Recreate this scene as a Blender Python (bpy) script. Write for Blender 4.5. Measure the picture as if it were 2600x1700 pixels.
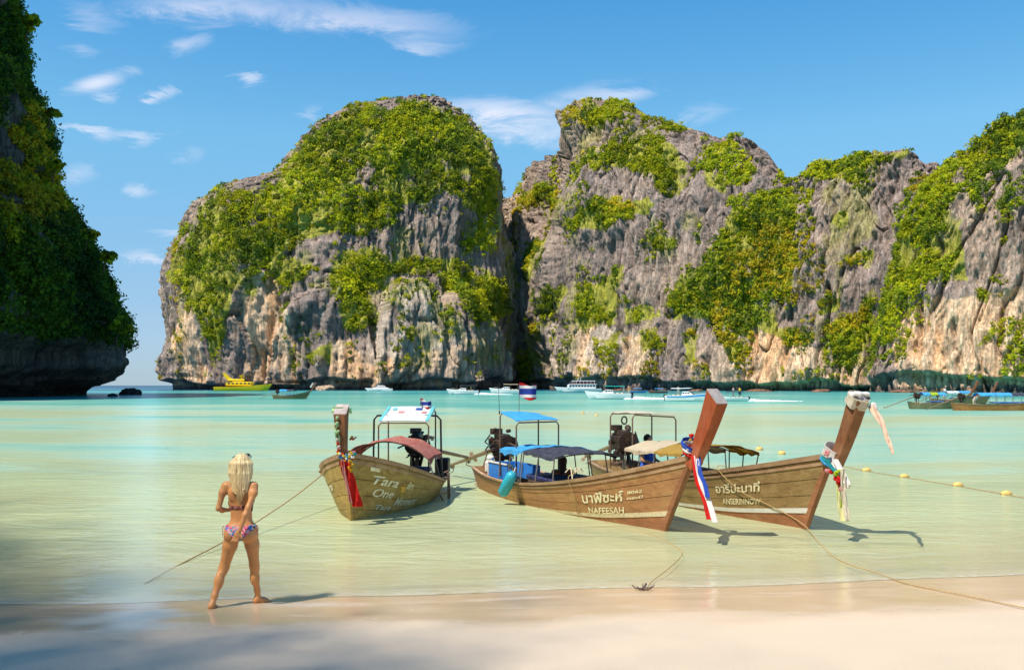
import bpy, bmesh, math, random
import numpy as np
from mathutils import Vector, Matrix, Quaternion

for _o in list(bpy.data.objects):
    bpy.data.objects.remove(_o)
SC = bpy.context.scene
COL = SC.collection
R = math.radians
DO_CLIFF = True
rng = np.random.default_rng(11)
random.seed(5)

# ------------------------------------------------------------------ camera
FPX, HY, CX, CAMH = 2400.0, 978.0, 1300.0, 2.35      # focal length, horizon row, centre column of the 2600 px photo, eye height
cam_d = bpy.data.cameras.new('camera'); cam = bpy.data.objects.new('camera', cam_d); COL.objects.link(cam)
cam.location = (0, 0, CAMH); cam.rotation_euler = (R(90), 0, 0)
cam_d.sensor_width = 36; cam_d.lens = 36 * FPX / 2600; cam_d.shift_y = 0.0492
cam_d.clip_start = 0.1; cam_d.clip_end = 40000
SC.camera = cam

# ------------------------------------------------------------------ sky, sun, exposure
SUN_EL = R(57)
TOSUN = Vector((-0.74 * math.cos(SUN_EL), -0.67 * math.cos(SUN_EL), math.sin(SUN_EL))).normalized()
world = bpy.data.worlds.new('World'); SC.world = world; world.use_nodes = True
def build_sky():
    nt = world.node_tree; N = nt.nodes; L = nt.links; N.clear()
    out = N.new('ShaderNodeOutputWorld'); bg = N.new('ShaderNodeBackground'); bg.inputs['Strength'].default_value = 0.124
    sky = N.new('ShaderNodeTexSky'); sky.sky_type = 'NISHITA'; sky.sun_disc = False
    sky.sun_elevation = SUN_EL; sky.sun_rotation = math.atan2(TOSUN.x, TOSUN.y)
    sky.air_density = 1.0; sky.dust_density = 0.05; sky.ozone_density = 3.0; sky.altitude = 0
    hs = N.new('ShaderNodeHueSaturation'); hs.inputs['Saturation'].default_value = 1.24; hs.inputs['Value'].default_value = 1.0
    tint = N.new('ShaderNodeMix'); tint.data_type = 'RGBA'; tint.blend_type = 'MULTIPLY'; tint.inputs[0].default_value = 1.0; tint.inputs[7].default_value = (0.86, 1.08, 1.16, 1)
    L.new(sky.outputs[0], tint.inputs[6]); 
    def V(op, x, y):
        n = N.new('ShaderNodeVectorMath'); n.operation = op
        for i_, q in enumerate((x, y)):
            if isinstance(q, tuple): n.inputs[i_].default_value = q
            else: L.new(q, n.inputs[i_])
        return n.outputs[0]
    k_ = V('ADD', V('MULTIPLY', tint.outputs[2], (.10, .10, .10)), (1, 1, 1)); soft = V('MULTIPLY', V('DIVIDE', tint.outputs[2], k_), (1.36, 1.36, 1.36)); L.new(soft, hs.inputs['Color'])
    tc = N.new('ShaderNodeTexCoord')
    sep = N.new('ShaderNodeSeparateXYZ'); L.new(tc.outputs['Generated'], sep.inputs[0])
    air = N.new('ShaderNodeValToRGB'); L.new(sep.outputs[2], air.inputs[0])           # sea haze thins the glare low down
    for _ in range(3): air.color_ramp.elements.new(.5)
    for el_, (p_, c_) in zip(air.color_ramp.elements, ((0.0, (.46, .54, .76)), (.09, (.66, .66, .79)), (.25, (1.0, .98, .96)), (.42, (.64, .87, .99)), (1.0, (.62, .87, 1.0)))): el_.position = p_; el_.color = (*c_, 1)
    airm = N.new('ShaderNodeMix'); airm.data_type = 'RGBA'; airm.blend_type = 'MULTIPLY'; airm.inputs[0].default_value = 1.0; L.new(hs.outputs[0], airm.inputs[6]); L.new(air.outputs[0], airm.inputs[7])
    def M(op, a, b=None, c=None):
        n = N.new('ShaderNodeMath'); n.operation = op
        for i, v in enumerate((a, b, c)):
            if v is None: continue
            if isinstance(v, (int, float)): n.inputs[i].default_value = v
            else: L.new(v, n.inputs[i])
        return n.outputs[0]
    # thin high cloud: project the view ray on a flat layer far above, streaked noise, in a few loose drifts
    zc = M('MAXIMUM', sep.outputs[2], 0.02)
    u = M('DIVIDE', sep.outputs[0], M('ADD', zc, 0.12)); v = M('DIVIDE', sep.outputs[1], M('ADD', zc, 0.12))
    cmb = N.new('ShaderNodeCombineXYZ'); L.new(M('MULTIPLY', u, 1.0), cmb.inputs[0]); L.new(M('MULTIPLY', v, 1.6), cmb.inputs[1])
    n1 = N.new('ShaderNodeTexNoise'); n1.inputs['Scale'].default_value = 1.7; n1.inputs['Detail'].default_value = 7; n1.inputs['Roughness'].default_value = 0.62; n1.inputs['Distortion'].default_value = 0.9
    L.new(cmb.outputs[0], n1.inputs['Vector'])
    n2 = N.new('ShaderNodeTexNoise'); n2.inputs['Scale'].default_value = 0.55; n2.inputs['Detail'].default_value = 2
    L.new(cmb.outputs[0], n2.inputs['Vector'])
    base = M('MULTIPLY', M('SUBTRACT', n1.outputs[0], 0.60), 3.2)
    base = M('MULTIPLY', M('MAXIMUM', base, 0.0), M('MAXIMUM', M('MULTIPLY', M('SUBTRACT', n2.outputs[0], 0.46), 4.0), 0.0))
    # the separate little clouds: soft ellipses in direction space, torn by noise
    el = None
    wr = N.new('ShaderNodeTexNoise'); wr.inputs['Scale'].default_value = 11.0; wr.inputs['Detail'].default_value = 8; wr.inputs['Roughness'].default_value = 0.7; wr.inputs['Distortion'].default_value = 0.7
    mp = N.new('ShaderNodeMapping'); mp.inputs['Scale'].default_value = (1.0, 1.0, 3.2); L.new(tc.outputs['Generated'], mp.inputs['Vector']); L.new(mp.outputs[0], wr.inputs['Vector'])
    wn = M('SUBTRACT', wr.outputs[0], 0.5)
    dx = M('ADD', M('DIVIDE', sep.outputs[0], M('MAXIMUM', sep.outputs[1], 0.05)), M('MULTIPLY', wn, 0.13))
    dz = M('ADD', M('DIVIDE', sep.outputs[2], M('MAXIMUM', sep.outputs[1], 0.05)), M('MULTIPLY', wn, 0.050))
    front = M('GREATER_THAN', sep.outputs[1], 0.1)
    vec = N.new('ShaderNodeCombineXYZ'); L.new(dx, vec.inputs[0]); L.new(dz, vec.inputs[1])
    def blob(px, py, rx, rz, amp, tilt=0.0):
        mp_ = N.new('ShaderNodeMapping'); mp_.vector_type = 'TEXTURE'; L.new(vec.outputs[0], mp_.inputs['Vector'])
        mp_.inputs['Location'].default_value = ((px - CX) / FPX, (HY - py) / FPX, 0); mp_.inputs['Rotation'].default_value = (0, 0, math.atan(tilt)); mp_.inputs['Scale'].default_value = (rx / FPX, rz / FPX, 1)
        ln = N.new('ShaderNodeVectorMath'); ln.operation = 'LENGTH'; L.new(mp_.outputs[0], ln.inputs[0])
        mr = N.new('ShaderNodeMapRange'); mr.interpolation_type = 'SMOOTHSTEP'; L.new(ln.outputs['Value'], mr.inputs[0]); mr.inputs[1].default_value = 1.0; mr.inputs[2].default_value = 0.05; mr.inputs[3].default_value = 0; mr.inputs[4].default_value = amp
        return mr.outputs[0]
    blobs = [(225, 335, 95, 28, .95, -.25), (335, 352, 75, 26, .75, -.1), (275, 200, 105, 30, .85, .25), (300, 235, 60, 22, .4, 0),
             (640, 195, 45, 22, .75, -.2), (470, 115, 85, 30, .6, .3), (420, 235, 36, 20, .6, -.2), (360, 478, 60, 20, .55, -.1),
             (185, 445, 60, 34, .45, 0), (440, 592, 90, 22, .5, 0), (385, 655, 130, 20, .7, -.05), (480, 395, 60, 32, .25, .3),
             (1250, 285, 190, 52, .75, -.1), (1500, 250, 190, 44, .75, .12), (1370, 325, 260, 60, .6, .0), (1240, 300, 230, 70, .4, .0), (1620, 235, 90, 24, .35, .1), (1790, 285, 90, 34, .3, .1),
             (700, 30, 420, 62, .5, -.06), (1000, 60, 260, 55, .5, -.12), (480, 15, 260, 40, .4, 0), (1080, 115, 130, 24, .45, -.05), (240, 40, 120, 40, .3, -.3), (800, 290, 40, 30, .3, -.3), (200, 130, 60, 20, .35, -.2)]
    for b_ in blobs:
        e = blob(*b_); el = e if el is None else M('ADD', el, e)
    tear = M('MAXIMUM', M('ADD', M('MULTIPLY', wr.outputs[0], 2.5), -0.52), 0.0)
    el = M('MULTIPLY', M('MULTIPLY', M('MULTIPLY', el, tear), front), 0.72)
    cov = M('MINIMUM', M('ADD', M('MULTIPLY', base, 0.16), el), 0.86)
    mix = N.new('ShaderNodeMix'); mix.data_type = 'RGBA'; L.new(cov, mix.inputs[0]); L.new(airm.outputs[2], mix.inputs[6]); mix.inputs[7].default_value = (6.2, 5.9, 6.3, 1)
    L.new(mix.outputs[2], bg.inputs['Color']); L.new(bg.outputs[0], out.inputs[0])
build_sky()
sun_d = bpy.data.lights.new('sun', 'SUN'); sun = bpy.data.objects.new('sun', sun_d); COL.objects.link(sun)
sun_d.energy = 4.6; sun_d.angle = R(0.53); sun_d.color = (1.0, 0.93, 0.81)
sun.rotation_euler = TOSUN.to_track_quat('Z', 'Y').to_euler(); sun.location = TOSUN * 300
SC.view_settings.view_transform = 'Standard'; SC.view_settings.look = 'None'; SC.view_settings.gamma = 1.0
SC.view_settings.exposure = 0.52; SC.view_settings.use_curve_mapping = False
SC.cycles.max_bounces = 5; SC.cycles.diffuse_bounces = 3; SC.cycles.glossy_bounces = 2; SC.cycles.adaptive_threshold = 0.02; SC.cycles.transparent_max_bounces = 24; SC.cycles.caustics_reflective = False; SC.cycles.caustics_refractive = False
SC.cycles.use_denoising = True

# ------------------------------------------------------------------ helpers
def hash3(ix, iy, iz, seed):
    h = (ix.astype(np.int64) * 374761393 + iy.astype(np.int64) * 668265263 + iz.astype(np.int64) * 1274126177 + seed * 974634777) & 0x7fffffff
    h = ((h ^ (h >> 13)) * 1103515245) & 0x7fffffff
    h = ((h ^ (h >> 16)) * 1911520717) & 0x7fffffff
    return ((h >> 3) & 0xffff) / 65535.0
def vnoise(p, seed=0):
    f0 = np.floor(p); f = p - f0; i = f0.astype(np.int64); u = f * f * f * (f * (f * 6 - 15) + 10)
    x, y, z = i[:, 0], i[:, 1], i[:, 2]; ux, uy, uz = u[:, 0], u[:, 1], u[:, 2]
    def lerp(a, b, t): return a + (b - a) * t
    c = lambda a, b, d: hash3(x + a, y + b, z + d, seed)
    return lerp(lerp(lerp(c(0,0,0), c(1,0,0), ux), lerp(c(0,1,0), c(1,1,0), ux), uy),
                lerp(lerp(c(0,0,1), c(1,0,1), ux), lerp(c(0,1,1), c(1,1,1), ux), uy), uz) * 2 - 1
def fbm(p, octv=4, seed=0, gain=0.5, lac=2.03):
    p = np.asarray(p, float); s = np.zeros(len(p)); a = 1.0; t = 0
    for k in range(octv):
        s += a * vnoise(p, seed + k * 17); t += a; a *= gain; p = p * lac + 3.7
    return s / t * 1.5
def ridged(p, octv=4, seed=0, gain=0.5, lac=2.1):
    p = np.asarray(p, float); s = np.zeros(len(p)); a = 1.0; t = 0
    for k in range(octv):
        s += a * (1 - np.abs(vnoise(p, seed + k * 13)) * 1.6); t += a; a *= gain; p = p * lac + 5.1
    return s / t
def sstep(a, b, x):
    t = np.clip((x - a) / (b - a), 0, 1); return t * t * (3 - 2 * t)
def in_poly(px, py, poly):
    ins = np.zeros(len(px), bool); n = len(poly)
    for k in range(n):
        x1, y1 = poly[k]; x2, y2 = poly[(k + 1) % n]
        if y1 == y2: continue
        c = ((y1 > py) != (y2 > py)) & (px < (x2 - x1) * (py - y1) / (y2 - y1) + x1)
        ins ^= c
    return ins
def to_px(v):
    """where a place of the scene stands in the photograph (2600 px wide)"""
    return CX + FPX * v[:, 0] / v[:, 1], HY - FPX * (v[:, 2] - CAMH) / v[:, 1]

def big_mesh(name, v, f, mat=None, col=None, smooth=False, attrs=None):
    me = bpy.data.meshes.new(name); v = np.asarray(v, np.float32); f = np.asarray(f, np.int32); k = f.shape[1]
    me.vertices.add(len(v)); me.vertices.foreach_set('co', v.ravel())
    me.loops.add(f.size); me.loops.foreach_set('vertex_index', f.ravel())
    me.polygons.add(len(f)); me.polygons.foreach_set('loop_start', np.arange(0, f.size, k, dtype=np.int32))
    me.polygons.foreach_set('use_smooth', np.full(len(f), smooth))
    me.update(calc_edges=True)
    if col is not None:
        a = me.attributes.new('col', 'FLOAT_COLOR', 'POINT'); c = np.ones((len(v), 4), np.float32); c[:, :3] = col; a.data.foreach_set('color', c.ravel())
    for k_, arr in (attrs or {}).items():
        a = me.attributes.new(k_, 'FLOAT', 'POINT'); a.data.foreach_set('value', np.asarray(arr, np.float32))
    if mat: me.materials.append(mat)
    return me
def link(name, me, parent=None, loc=None, rot=None):
    o = bpy.data.objects.new(name, me); COL.objects.link(o)
    if parent is not None: o.parent = parent
    if loc is not None: o.location = loc
    if rot is not None: o.rotation_euler = rot
    return o
def tag(o, label=None, cat=None, group=None, kind=None):
    if label: o['label'] = label
    if cat: o['category'] = cat
    if group: o['group'] = group
    if kind: o['kind'] = kind
    return o
def empty(name, loc=(0, 0, 0), rz=0.0):
    o = bpy.data.objects.new(name, None); COL.objects.link(o); o.location = loc; o.rotation_euler = (0, 0, rz); o.empty_display_size = 0.2
    return o
def grid_faces(nr, nc, wrap=False):
    i = np.arange(nr - 1)[:, None]; j = np.arange(nc if wrap else nc - 1)[None, :]; j2 = (j + 1) % nc
    return np.stack([i * nc + j, i * nc + j2, (i + 1) * nc + j2, (i + 1) * nc + j], -1).reshape(-1, 4)

class NT:
    """tiny node-tree writer"""
    def __init__(s, name):
        s.m = bpy.data.materials.new(name); s.m.use_nodes = True; s.t = s.m.node_tree; s.t.nodes.clear()
        s.out = s.t.nodes.new('ShaderNodeOutputMaterial')
    def n(s, kind, ins=None, **props):
        x = s.t.nodes.new('ShaderNode' + kind)
        for k, v in props.items(): setattr(x, k, v)
        for k, v in (ins or {}).items():
            if hasattr(v, 'is_output') or isinstance(v, bpy.types.NodeSocket): s.t.links.new(v, x.inputs[k])
            else: x.inputs[k].default_value = v
        return x
    def math(s, op, a, b=0.0, clamp=False):
        return s.n('Math', {0: a, 1: b}, operation=op, use_clamp=clamp).outputs[0]
    def mix(s, f, a, b, blend='MIX'):
        return s.n('Mix', {0: f, 6: a, 7: b}, data_type='RGBA', blend_type=blend).outputs[2]
    def ramp(s, f, stops, interp='LINEAR'):
        x = s.n('ValToRGB', {0: f}); cr = x.color_ramp; cr.interpolation = interp
        while len(cr.elements) < len(stops): cr.elements.new(0.5)
        for e, (p, c) in zip(cr.elements, stops):
            e.position = p; e.color = (*c, 1) if len(c) == 3 else c
        return x.outputs[0]
    def coords(s, scale=(1, 1, 1), kind='Object', loc=(0, 0, 0)):
        tc = s.n('TexCoord'); return s.n('Mapping', {'Vector': tc.outputs[kind], 'Scale': scale, 'Location': loc}).outputs[0]
    def noise(s, vec, scale, detail=4, rough=0.55, dist=0.0):
        return s.n('TexNoise', {'Vector': vec, 'Scale': scale, 'Detail': detail, 'Roughness': rough, 'Distortion': dist}).outputs[0]
    def bump(s, h, strength, dist=0.02, normal=None):
        d = {'Height': h, 'Strength': strength, 'Distance': dist}
        if normal is not None: d['Normal'] = normal
        return s.n('Bump', d).outputs[0]
    def end(s, shader): s.t.links.new(shader, s.out.inputs[0]); return s.m
def C3(c): return (c[0], c[1], c[2], 1.0)

# ------------------------------------------------------------------ beach, seabed and sea
def shore_y(x):
    return 10.72 + np.where(x > 0, 0.06 * x + 0.019 * x * x, 0.09 * x) * np.where(np.abs(x) > 14, 14 / np.maximum(np.abs(x), 1e-6), 1.0) + 0.10 * np.sin(x * 0.55 + 0.7) + 0.05 * np.sin(x * 1.7)
DEPTH_Y = np.log(np.array([0.02, 0.5, 1.2, 3, 6, 10, 15, 19, 27, 34, 42, 54, 68, 84, 120, 200, 330, 480, 700, 6000]))
DEPTH_D = np.array([0.004, 0.03, 0.07, 0.17, .30, .42, .85, 1.5, 1.55, .95, .72, .74, 1.15, 2.2, 3.3, 4.5, 6.5, 9, 20, 30])
def sea_depth(x, y):
    d = y - shore_y(x)
    p = np.stack([x * 0.02, y * 0.045, np.zeros_like(x)], 1)
    q = np.stack([np.arctan2(x, y) * 2.6, np.log(np.maximum(y, 1)) * 3.4, np.zeros_like(x) + 4], 1)
    w = np.clip((d - 3) / 8, 0, 1)
    dd = np.maximum(d, 0.02) * np.exp(w * (0.55 * fbm(q * np.array([1.5, 1, 1]), 3, 3) + 0.16 * fbm(q * 3.1, 3, 9)))
    dep = np.interp(np.log(dd), DEPTH_Y, DEPTH_D)
    return np.where(d > 0.02, dep, d * 0.048)           # negative = dry sand above the water
def fan(rows, ang0, ang1, ncol):
    t = np.linspace(ang0, ang1, ncol); Rr, T = np.meshgrid(rows, t, indexing='ij')
    return (Rr * np.sin(T)).ravel(), (Rr * np.cos(T)).ravel()

def mat_sand():
    m = NT('sand')
    pos = m.n('NewGeometry').outputs['Position']
    h = m.n('SeparateXYZ', {0: pos}).outputs[2]
    big = m.noise(m.coords((0.35, 0.8, 1)), 1.0, 4)
    fine = m.noise(m.coords((1, 1, 1)), 60, 6, .7)
    grain = m.noise(m.coords((1, 1, 1)), 260, 2, .6)
    wob = m.math('MULTIPLY', m.math('SUBTRACT', big, 0.5), 0.05)
    film = m.noise(m.coords((0.6, 2.4, 1)), 1.3, 5, .6, .8)
    hh = m.math('ADD', h, wob)
    wet = m.n('MapRange', {'Value': hh, 'From Min': 0.060, 'From Max': 0.105, 'To Min': 1.0, 'To Max': 0.0}, interpolation_type='SMOOTHSTEP').outputs[0]
    dry = m.mix(big, C3((0.609, 0.487, 0.357)), C3((0.679, 0.548, 0.409)))
    dry = m.mix(m.math('MULTIPLY', fine, .22), dry, C3((0.452, 0.348, 0.244)))
    wetc = m.mix(big, C3((0.574, 0.409, 0.252)), C3((0.618, 0.461, 0.296)))
    under = m.n('MapRange', {'Value': h, 'From Min': -.05, 'From Max': 0.0, 'To Min': 1.0, 'To Max': 0.0}).outputs[0]
    wetc = m.mix(under, wetc, C3((0.644, 0.557, 0.374)))
    c = m.mix(wet, dry, wetc)
    sp = m.n('TexVoronoi', {'Vector': m.coords((1, 1.6, 1)), 'Scale': 3.2, 'Randomness': 1.0}).outputs['Distance']
    speck = m.n('MapRange', {'Value': sp, 'From Min': 0.012, 'From Max': 0.022, 'To Min': 0.75, 'To Max': 0.0}).outputs[0]
    c = m.mix(speck, c, C3((.2, .15, .1)))
    rgh = m.n('MapRange', {'Value': m.math('MULTIPLY', wet, m.math('ADD', film, .35), True), 'From Min': .2, 'From Max': .85, 'To Min': .75, 'To Max': .10}).outputs[0]
    bf = m.math('ADD', m.math('MULTIPLY', fine, .6), m.math('MULTIPLY', grain, .4))
    dryness = m.math('SUBTRACT', 1.0, m.math('MULTIPLY', wet, .94))
    nb = m.n('Bump', {'Height': bf, 'Strength': m.math('MULTIPLY', dryness, .55), 'Distance': .02}).outputs[0]
    nb2 = m.bump(film, .04, .05, nb)
    b = m.n('BsdfPrincipled', {'Base Color': c, 'Roughness': rgh, 'Normal': nb2, 'Specular IOR Level': m.math('ADD', m.math('MULTIPLY', wet, .35), .12)})
    return m.end(b.outputs[0])
def mat_water():
    m = NT('sea_water')
    dep = m.n('Attribute', attribute_name='depth').outputs['Fac']
    geo = m.n('NewGeometry'); pos = geo.outputs['Position']
    cd = m.n('MapRange', {'Value': m.math('LOGARITHM', m.math('MAXIMUM', dep, .01), 10.0), 'From Min': -1.5, 'From Max': 1.5}).outputs[0]
    P = lambda d: (math.log10(d) + 1.5) / 3
    cs = m.noise(m.n('Mapping', {'Vector': pos, 'Scale': (0.20, 1.1, 1)}).outputs[0], 1.1, 6, .62, .4)
    cs2 = m.noise(m.n('Mapping', {'Vector': pos, 'Scale': (0.05, .26, 1)}).outputs[0], 1.0, 4, .6)
    pat = m.math('ADD', m.math('MULTIPLY', m.math('SUBTRACT', cs, .5), .17), m.math('MULTIPLY', m.math('SUBTRACT', cs2, .5), .20))
    f = m.math('ADD', cd, pat)
    body = m.ramp(f, [(P(.035), (0.696, 0.609, 0.400)), (P(.16), (0.620, 0.622, 0.350)), (P(.42), (0.525, 0.600, 0.340)), (P(.72), (0.425, 0.500, 0.300)), (P(1.1), (0.395, 0.525, 0.365)), (P(1.6), (0.320, 0.510, 0.390)), (P(2.6), (0.174, 0.435, 0.348)), (P(5), (0.065, 0.322, 0.296)), (P(9.0), (0.026, 0.174, 0.217)), (P(18), (0.010, 0.061, 0.122))])
    alpha = m.ramp(cd, [(P(.032), (.0,)*3), (P(.06), (.18,)*3), (P(.16), (.52,)*3), (P(.4), (.74,)*3), (P(.9), (.93,)*3), (P(2.0), (1.,)*3)])
    # ripples: long crests lying across the view, finer chop on top
    w1 = m.noise(m.n('Mapping', {'Vector': pos, 'Scale': (0.62, 1.5, 1), 'Rotation': (0, 0, .10)}).outputs[0], 1.15, 4, .5, .9)
    w2 = m.noise(m.n('Mapping', {'Vector': pos, 'Scale': (0.9, 1.9, 1), 'Rotation': (0, 0, -.22)}).outputs[0], 3.4, 3, .5, .6)
    hgt = m.math('ADD', m.math('MULTIPLY', w1, .75), m.math('MULTIPLY', w2, .25))
    amp = m.n('MapRange', {'Value': dep, 'From Min': 0.01, 'From Max': .28, 'To Min': .16, 'To Max': .80}).outputs[0]
    nb = m.n('Bump', {'Height': hgt, 'Strength': amp, 'Distance': .12}).outputs[0]
    dif = m.n('BsdfDiffuse', {'Color': body, 'Normal': nb})
    tr = m.n('BsdfTransparent', {'Color': C3((.93, .98, .93))})
    bod = m.n('MixShader', {0: alpha, 1: tr.outputs[0], 2: dif.outputs[0]})
    fr = m.n('Fresnel', {'IOR': 1.33, 'Normal': nb}).outputs[0]
    gl = m.n('BsdfGlossy', {'Color': C3((.95, .97, 1)), 'Roughness': .09, 'Normal': nb})
    fac = m.math('MINIMUM', m.math('MULTIPLY', fr, .62), .34)
    sh = m.n('MixShader', {0: fac, 1: bod.outputs[0], 2: gl.outputs[0]})
    # thin foam where the last ripple dies on the sand
    foamn = m.noise(m.n('Mapping', {'Vector': pos, 'Scale': (1.2, 4, 1)}).outputs[0], 5.0, 5, .7)
    edge = m.ramp(dep, [(.0, (0,)*3), (.005, (0,)*3), (.011, (1,)*3), (.022, (.35,)*3), (.05, (0,)*3)])
    ff = m.math('MULTIPLY', edge, m.n('MapRange', {'Value': foamn, 'From Min': .34, 'From Max': .62, 'To Min': 0.0, 'To Max': .42}).outputs[0])
    foam = m.n('BsdfDiffuse', {'Color': C3((.85, .83, .78))})
    return m.end(m.n('MixShader', {0: ff, 1: sh.outputs[0], 2: foam.outputs[0]}).outputs[0])

def build_ground():
    rows = np.concatenate([np.linspace(1.0, 7, 20), np.linspace(7.1, 16, 150), np.geomspace(16.1, 400, 120), np.geomspace(430, 9000, 20)])
    x, y = fan(rows, R(-62), R(62), 280)
    z = -sea_depth(x, y); z = np.where(z > 0, z, z)
    z = z + np.where(z > 0.02, 0.012 * fbm(np.stack([x * .9, y * .9, x * 0], 1), 3, 5), 0)
    g = link('sand_beach', big_mesh('sand_beach', np.stack([x, y, z], 1), grid_faces(len(rows), 280), mat_sand(), smooth=True))
    tag(g, 'pale peach sand beach sloping into the sea', kind='structure')
    # beach behind the camera, under the added bluff
    n = 40; X, Y = np.meshgrid(np.linspace(-60, 60, n), np.linspace(-60, 14, n), indexing='xy'); X = X.ravel(); Y = Y.ravel()
    keep = sea_depth(X, np.maximum(Y, 1.0)); zz = np.minimum(np.maximum(-sea_depth(X, Y), 0), 1.9) - 0.06
    tag(link('beach_backshore', big_mesh('beach_backshore', np.stack([X, Y, zz], 1), grid_faces(n, n), bpy.data.materials['sand'], smooth=True)), 'dry sand of the upper beach', kind='structure')
    rows = np.concatenate([np.linspace(9.0, 16, 180), np.geomspace(16.05, 500, 220), np.geomspace(520, 30000, 40)])
    x, y = fan(rows, R(-55), R(55), 270)
    dep = sea_depth(x, y)
    q = np.stack([np.arctan2(x, y) * 5, np.log(np.maximum(y, 1)) * 7, np.zeros_like(x) + 2], 1)
    dep2 = np.where(dep > .05, dep * np.exp(0.20 * fbm(q, 4, 21)), dep)
    w = link('sea', big_mesh('sea', np.stack([x, y, np.zeros_like(x)], 1), grid_faces(len(rows), 270), mat_water(), smooth=True, attrs={'depth': dep2}))
    tag(w, 'clear turquoise bay water with pale sandbars', kind='structure')
build_ground()

# ------------------------------------------------------------------ limestone cliffs
S = 1.0924                                              # 2380 px tracing grid -> 2600 px photo
def P6(l): return [((a * .4472 + 384.5) * S, (b * .4472 + 219.7) * S) for a, b in l]
def P7(l): return [((a * .4472 + 1144.3) * S, (b * .4472 + 219.7) * S) for a, b in l]
def P8(l): return [((a * .4529 + 1739.3) * S, (b * .4529 + 219.7) * S) for a, b in l]
VEG_DOME = [P6(l) for l in (
    [(1000,90),(1350,30),(1560,130),(1690,290),(1730,480),(1710,640),(1560,600),(1500,540),(1300,520),(1220,600),(1180,720),(980,700),(830,690),(700,760),(620,880),(590,930),(450,930),(430,990),(330,1010),(260,1160),(150,1150),(100,1000),(30,960),(70,800),(160,660),(310,510),(450,510),(590,450),(640,370),(760,220),(900,100)],
    [(870,880),(960,790),(1080,790),(1200,860),(1460,850),(1560,900),(1700,960),(1800,1080),(1800,1160),(1640,1190),(1560,1100),(1450,1000),(1380,930),(1300,920),(1180,920),(1120,1000),(1080,1050),(1060,1190),(970,1200),(920,1130),(930,1020),(880,950)],
    [(580,920),(770,880),(770,920),(680,970),(620,1020),(590,960)], [(130,1050),(320,1000),(300,1100),(290,1300),(250,1440),(210,1300),(150,1150)],
    [(740,1380),(880,1300),(850,1420)], [(1640,620),(1720,700),(1730,830),(1680,830),(1600,780),(1560,830),(1530,820),(1580,700)], [(1230,1240),(1280,1230),(1270,1280),(1240,1280)], [(1490,1200),(1540,1200),(1530,1240)])]
HOLE_DOME = [P6(l) for l in ([(760,280),(900,250),(960,300),(850,330)], [(600,390),(690,380),(680,460),(600,460)], [(1000,380),(1180,400),(1310,450),(1280,510),(1100,480),(1000,440)], [(790,520),(850,520),(870,620),(830,660)], [(150,700),(240,700),(230,830),(160,830)], [(260,940),(430,890),(420,960),(280,1000)], [(1000,720),(1200,640),(1200,760),(900,800)], [(640,820),(860,740),(880,860),(640,880)])]
VEG_MID = [P7(l) for l in (
    [(1210,600),(1300,540),(1560,510),(1550,680),(1500,780),(1600,900),(1580,980),(1480,1000),(1500,1100),(1400,1150),(1330,1240),(1200,1200),(1050,1150),(920,1140),(930,1050),(1080,930),(1090,860),(1190,780),(1190,680)],
    [(390,670),(480,600),(640,540),(780,560),(760,640),(600,700),(480,690)], [(410,110),(520,40),(640,20),(740,40),(850,110),(800,110),(640,60),(600,150),(450,150)], [(830,140),(1000,110),(1060,170),(900,170)],
    [(720,230),(880,220),(960,330),(970,430),(930,540),(860,520),(820,430),(700,390),(500,340),(480,280),(650,300)], [(1100,290),(1230,280),(1250,340),(1380,420),(1260,470),(1150,500),(1100,400)],
    [(170,800),(290,790),(250,900),(180,980)], [(260,1050),(350,990),(300,1150),(240,1300),(220,1250)], [(450,1050),(640,920),(660,980),(600,1180),(460,1190),(430,1100)], [(500,1240),(570,1290),(660,1240),(650,1320),(580,1350)],
    [(780,1250),(850,1240),(840,1360),(790,1330)], [(980,1250),(1060,1230),(1060,1380),(990,1390)], [(1160,1220),(1230,1240),(1310,1390),(1230,1380)], [(120,1490),(170,1360),(240,1330),(230,1420),(190,1500)], [(560,930),(650,900),(660,960)],
    [(660,1100),(830,1090),(870,1160),(760,1180),(660,1200)], [(810,780),(960,720),(960,770),(850,800)], [(150,520),(300,480),(380,560),(200,590)], [(1060,180),(1200,160),(1330,220),(1400,260),(1200,190)])] + [P8(l) for l in (
    [(270,390),(450,310),(600,280),(840,310),(760,330),(620,310),(540,450),(460,460),(360,520),(350,440)], [(420,620),(500,590),(520,680),(460,730),(410,680)], [(0,540),(230,510),(200,720),(260,900),(220,1050),(150,1180),(350,1200),(250,1280),(0,1150)],
    [(340,1090),(470,1010),(450,1080),(380,1110)], [(520,860),(640,790),(620,880),(540,900)], [(380,1200),(560,1130),(660,1000),(640,1200),(560,1400),(420,1420)])]
VEG_RIGHT = [P8(l) for l in (
    [(1120,260),(1250,100),(1380,60),(1600,60),(1600,200),(1410,230),(1340,360),(1300,400),(1200,500),(1150,600),(1080,700),(1130,930),(1000,950),(900,930),(800,1100),(740,1250),(640,1380),(540,1420),(520,1300),(600,1150),(680,950),(720,800),(800,620),(880,460),(940,360)],
    [(910,1400),(980,1390),(970,1440),(920,1440)], [(1320,1370),(1390,1370),(1390,1440)], [(1140,1270),(1240,1170),(1230,1230)], [(1330,1280),(1380,1280),(1360,1330)], [(1340,1180),(1380,1180),(1370,1230)], [(1170,960),(1230,980),(1220,1040),(1170,1010)], [(1290,520),(1350,500),(1360,600),(1280,590)])]
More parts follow.
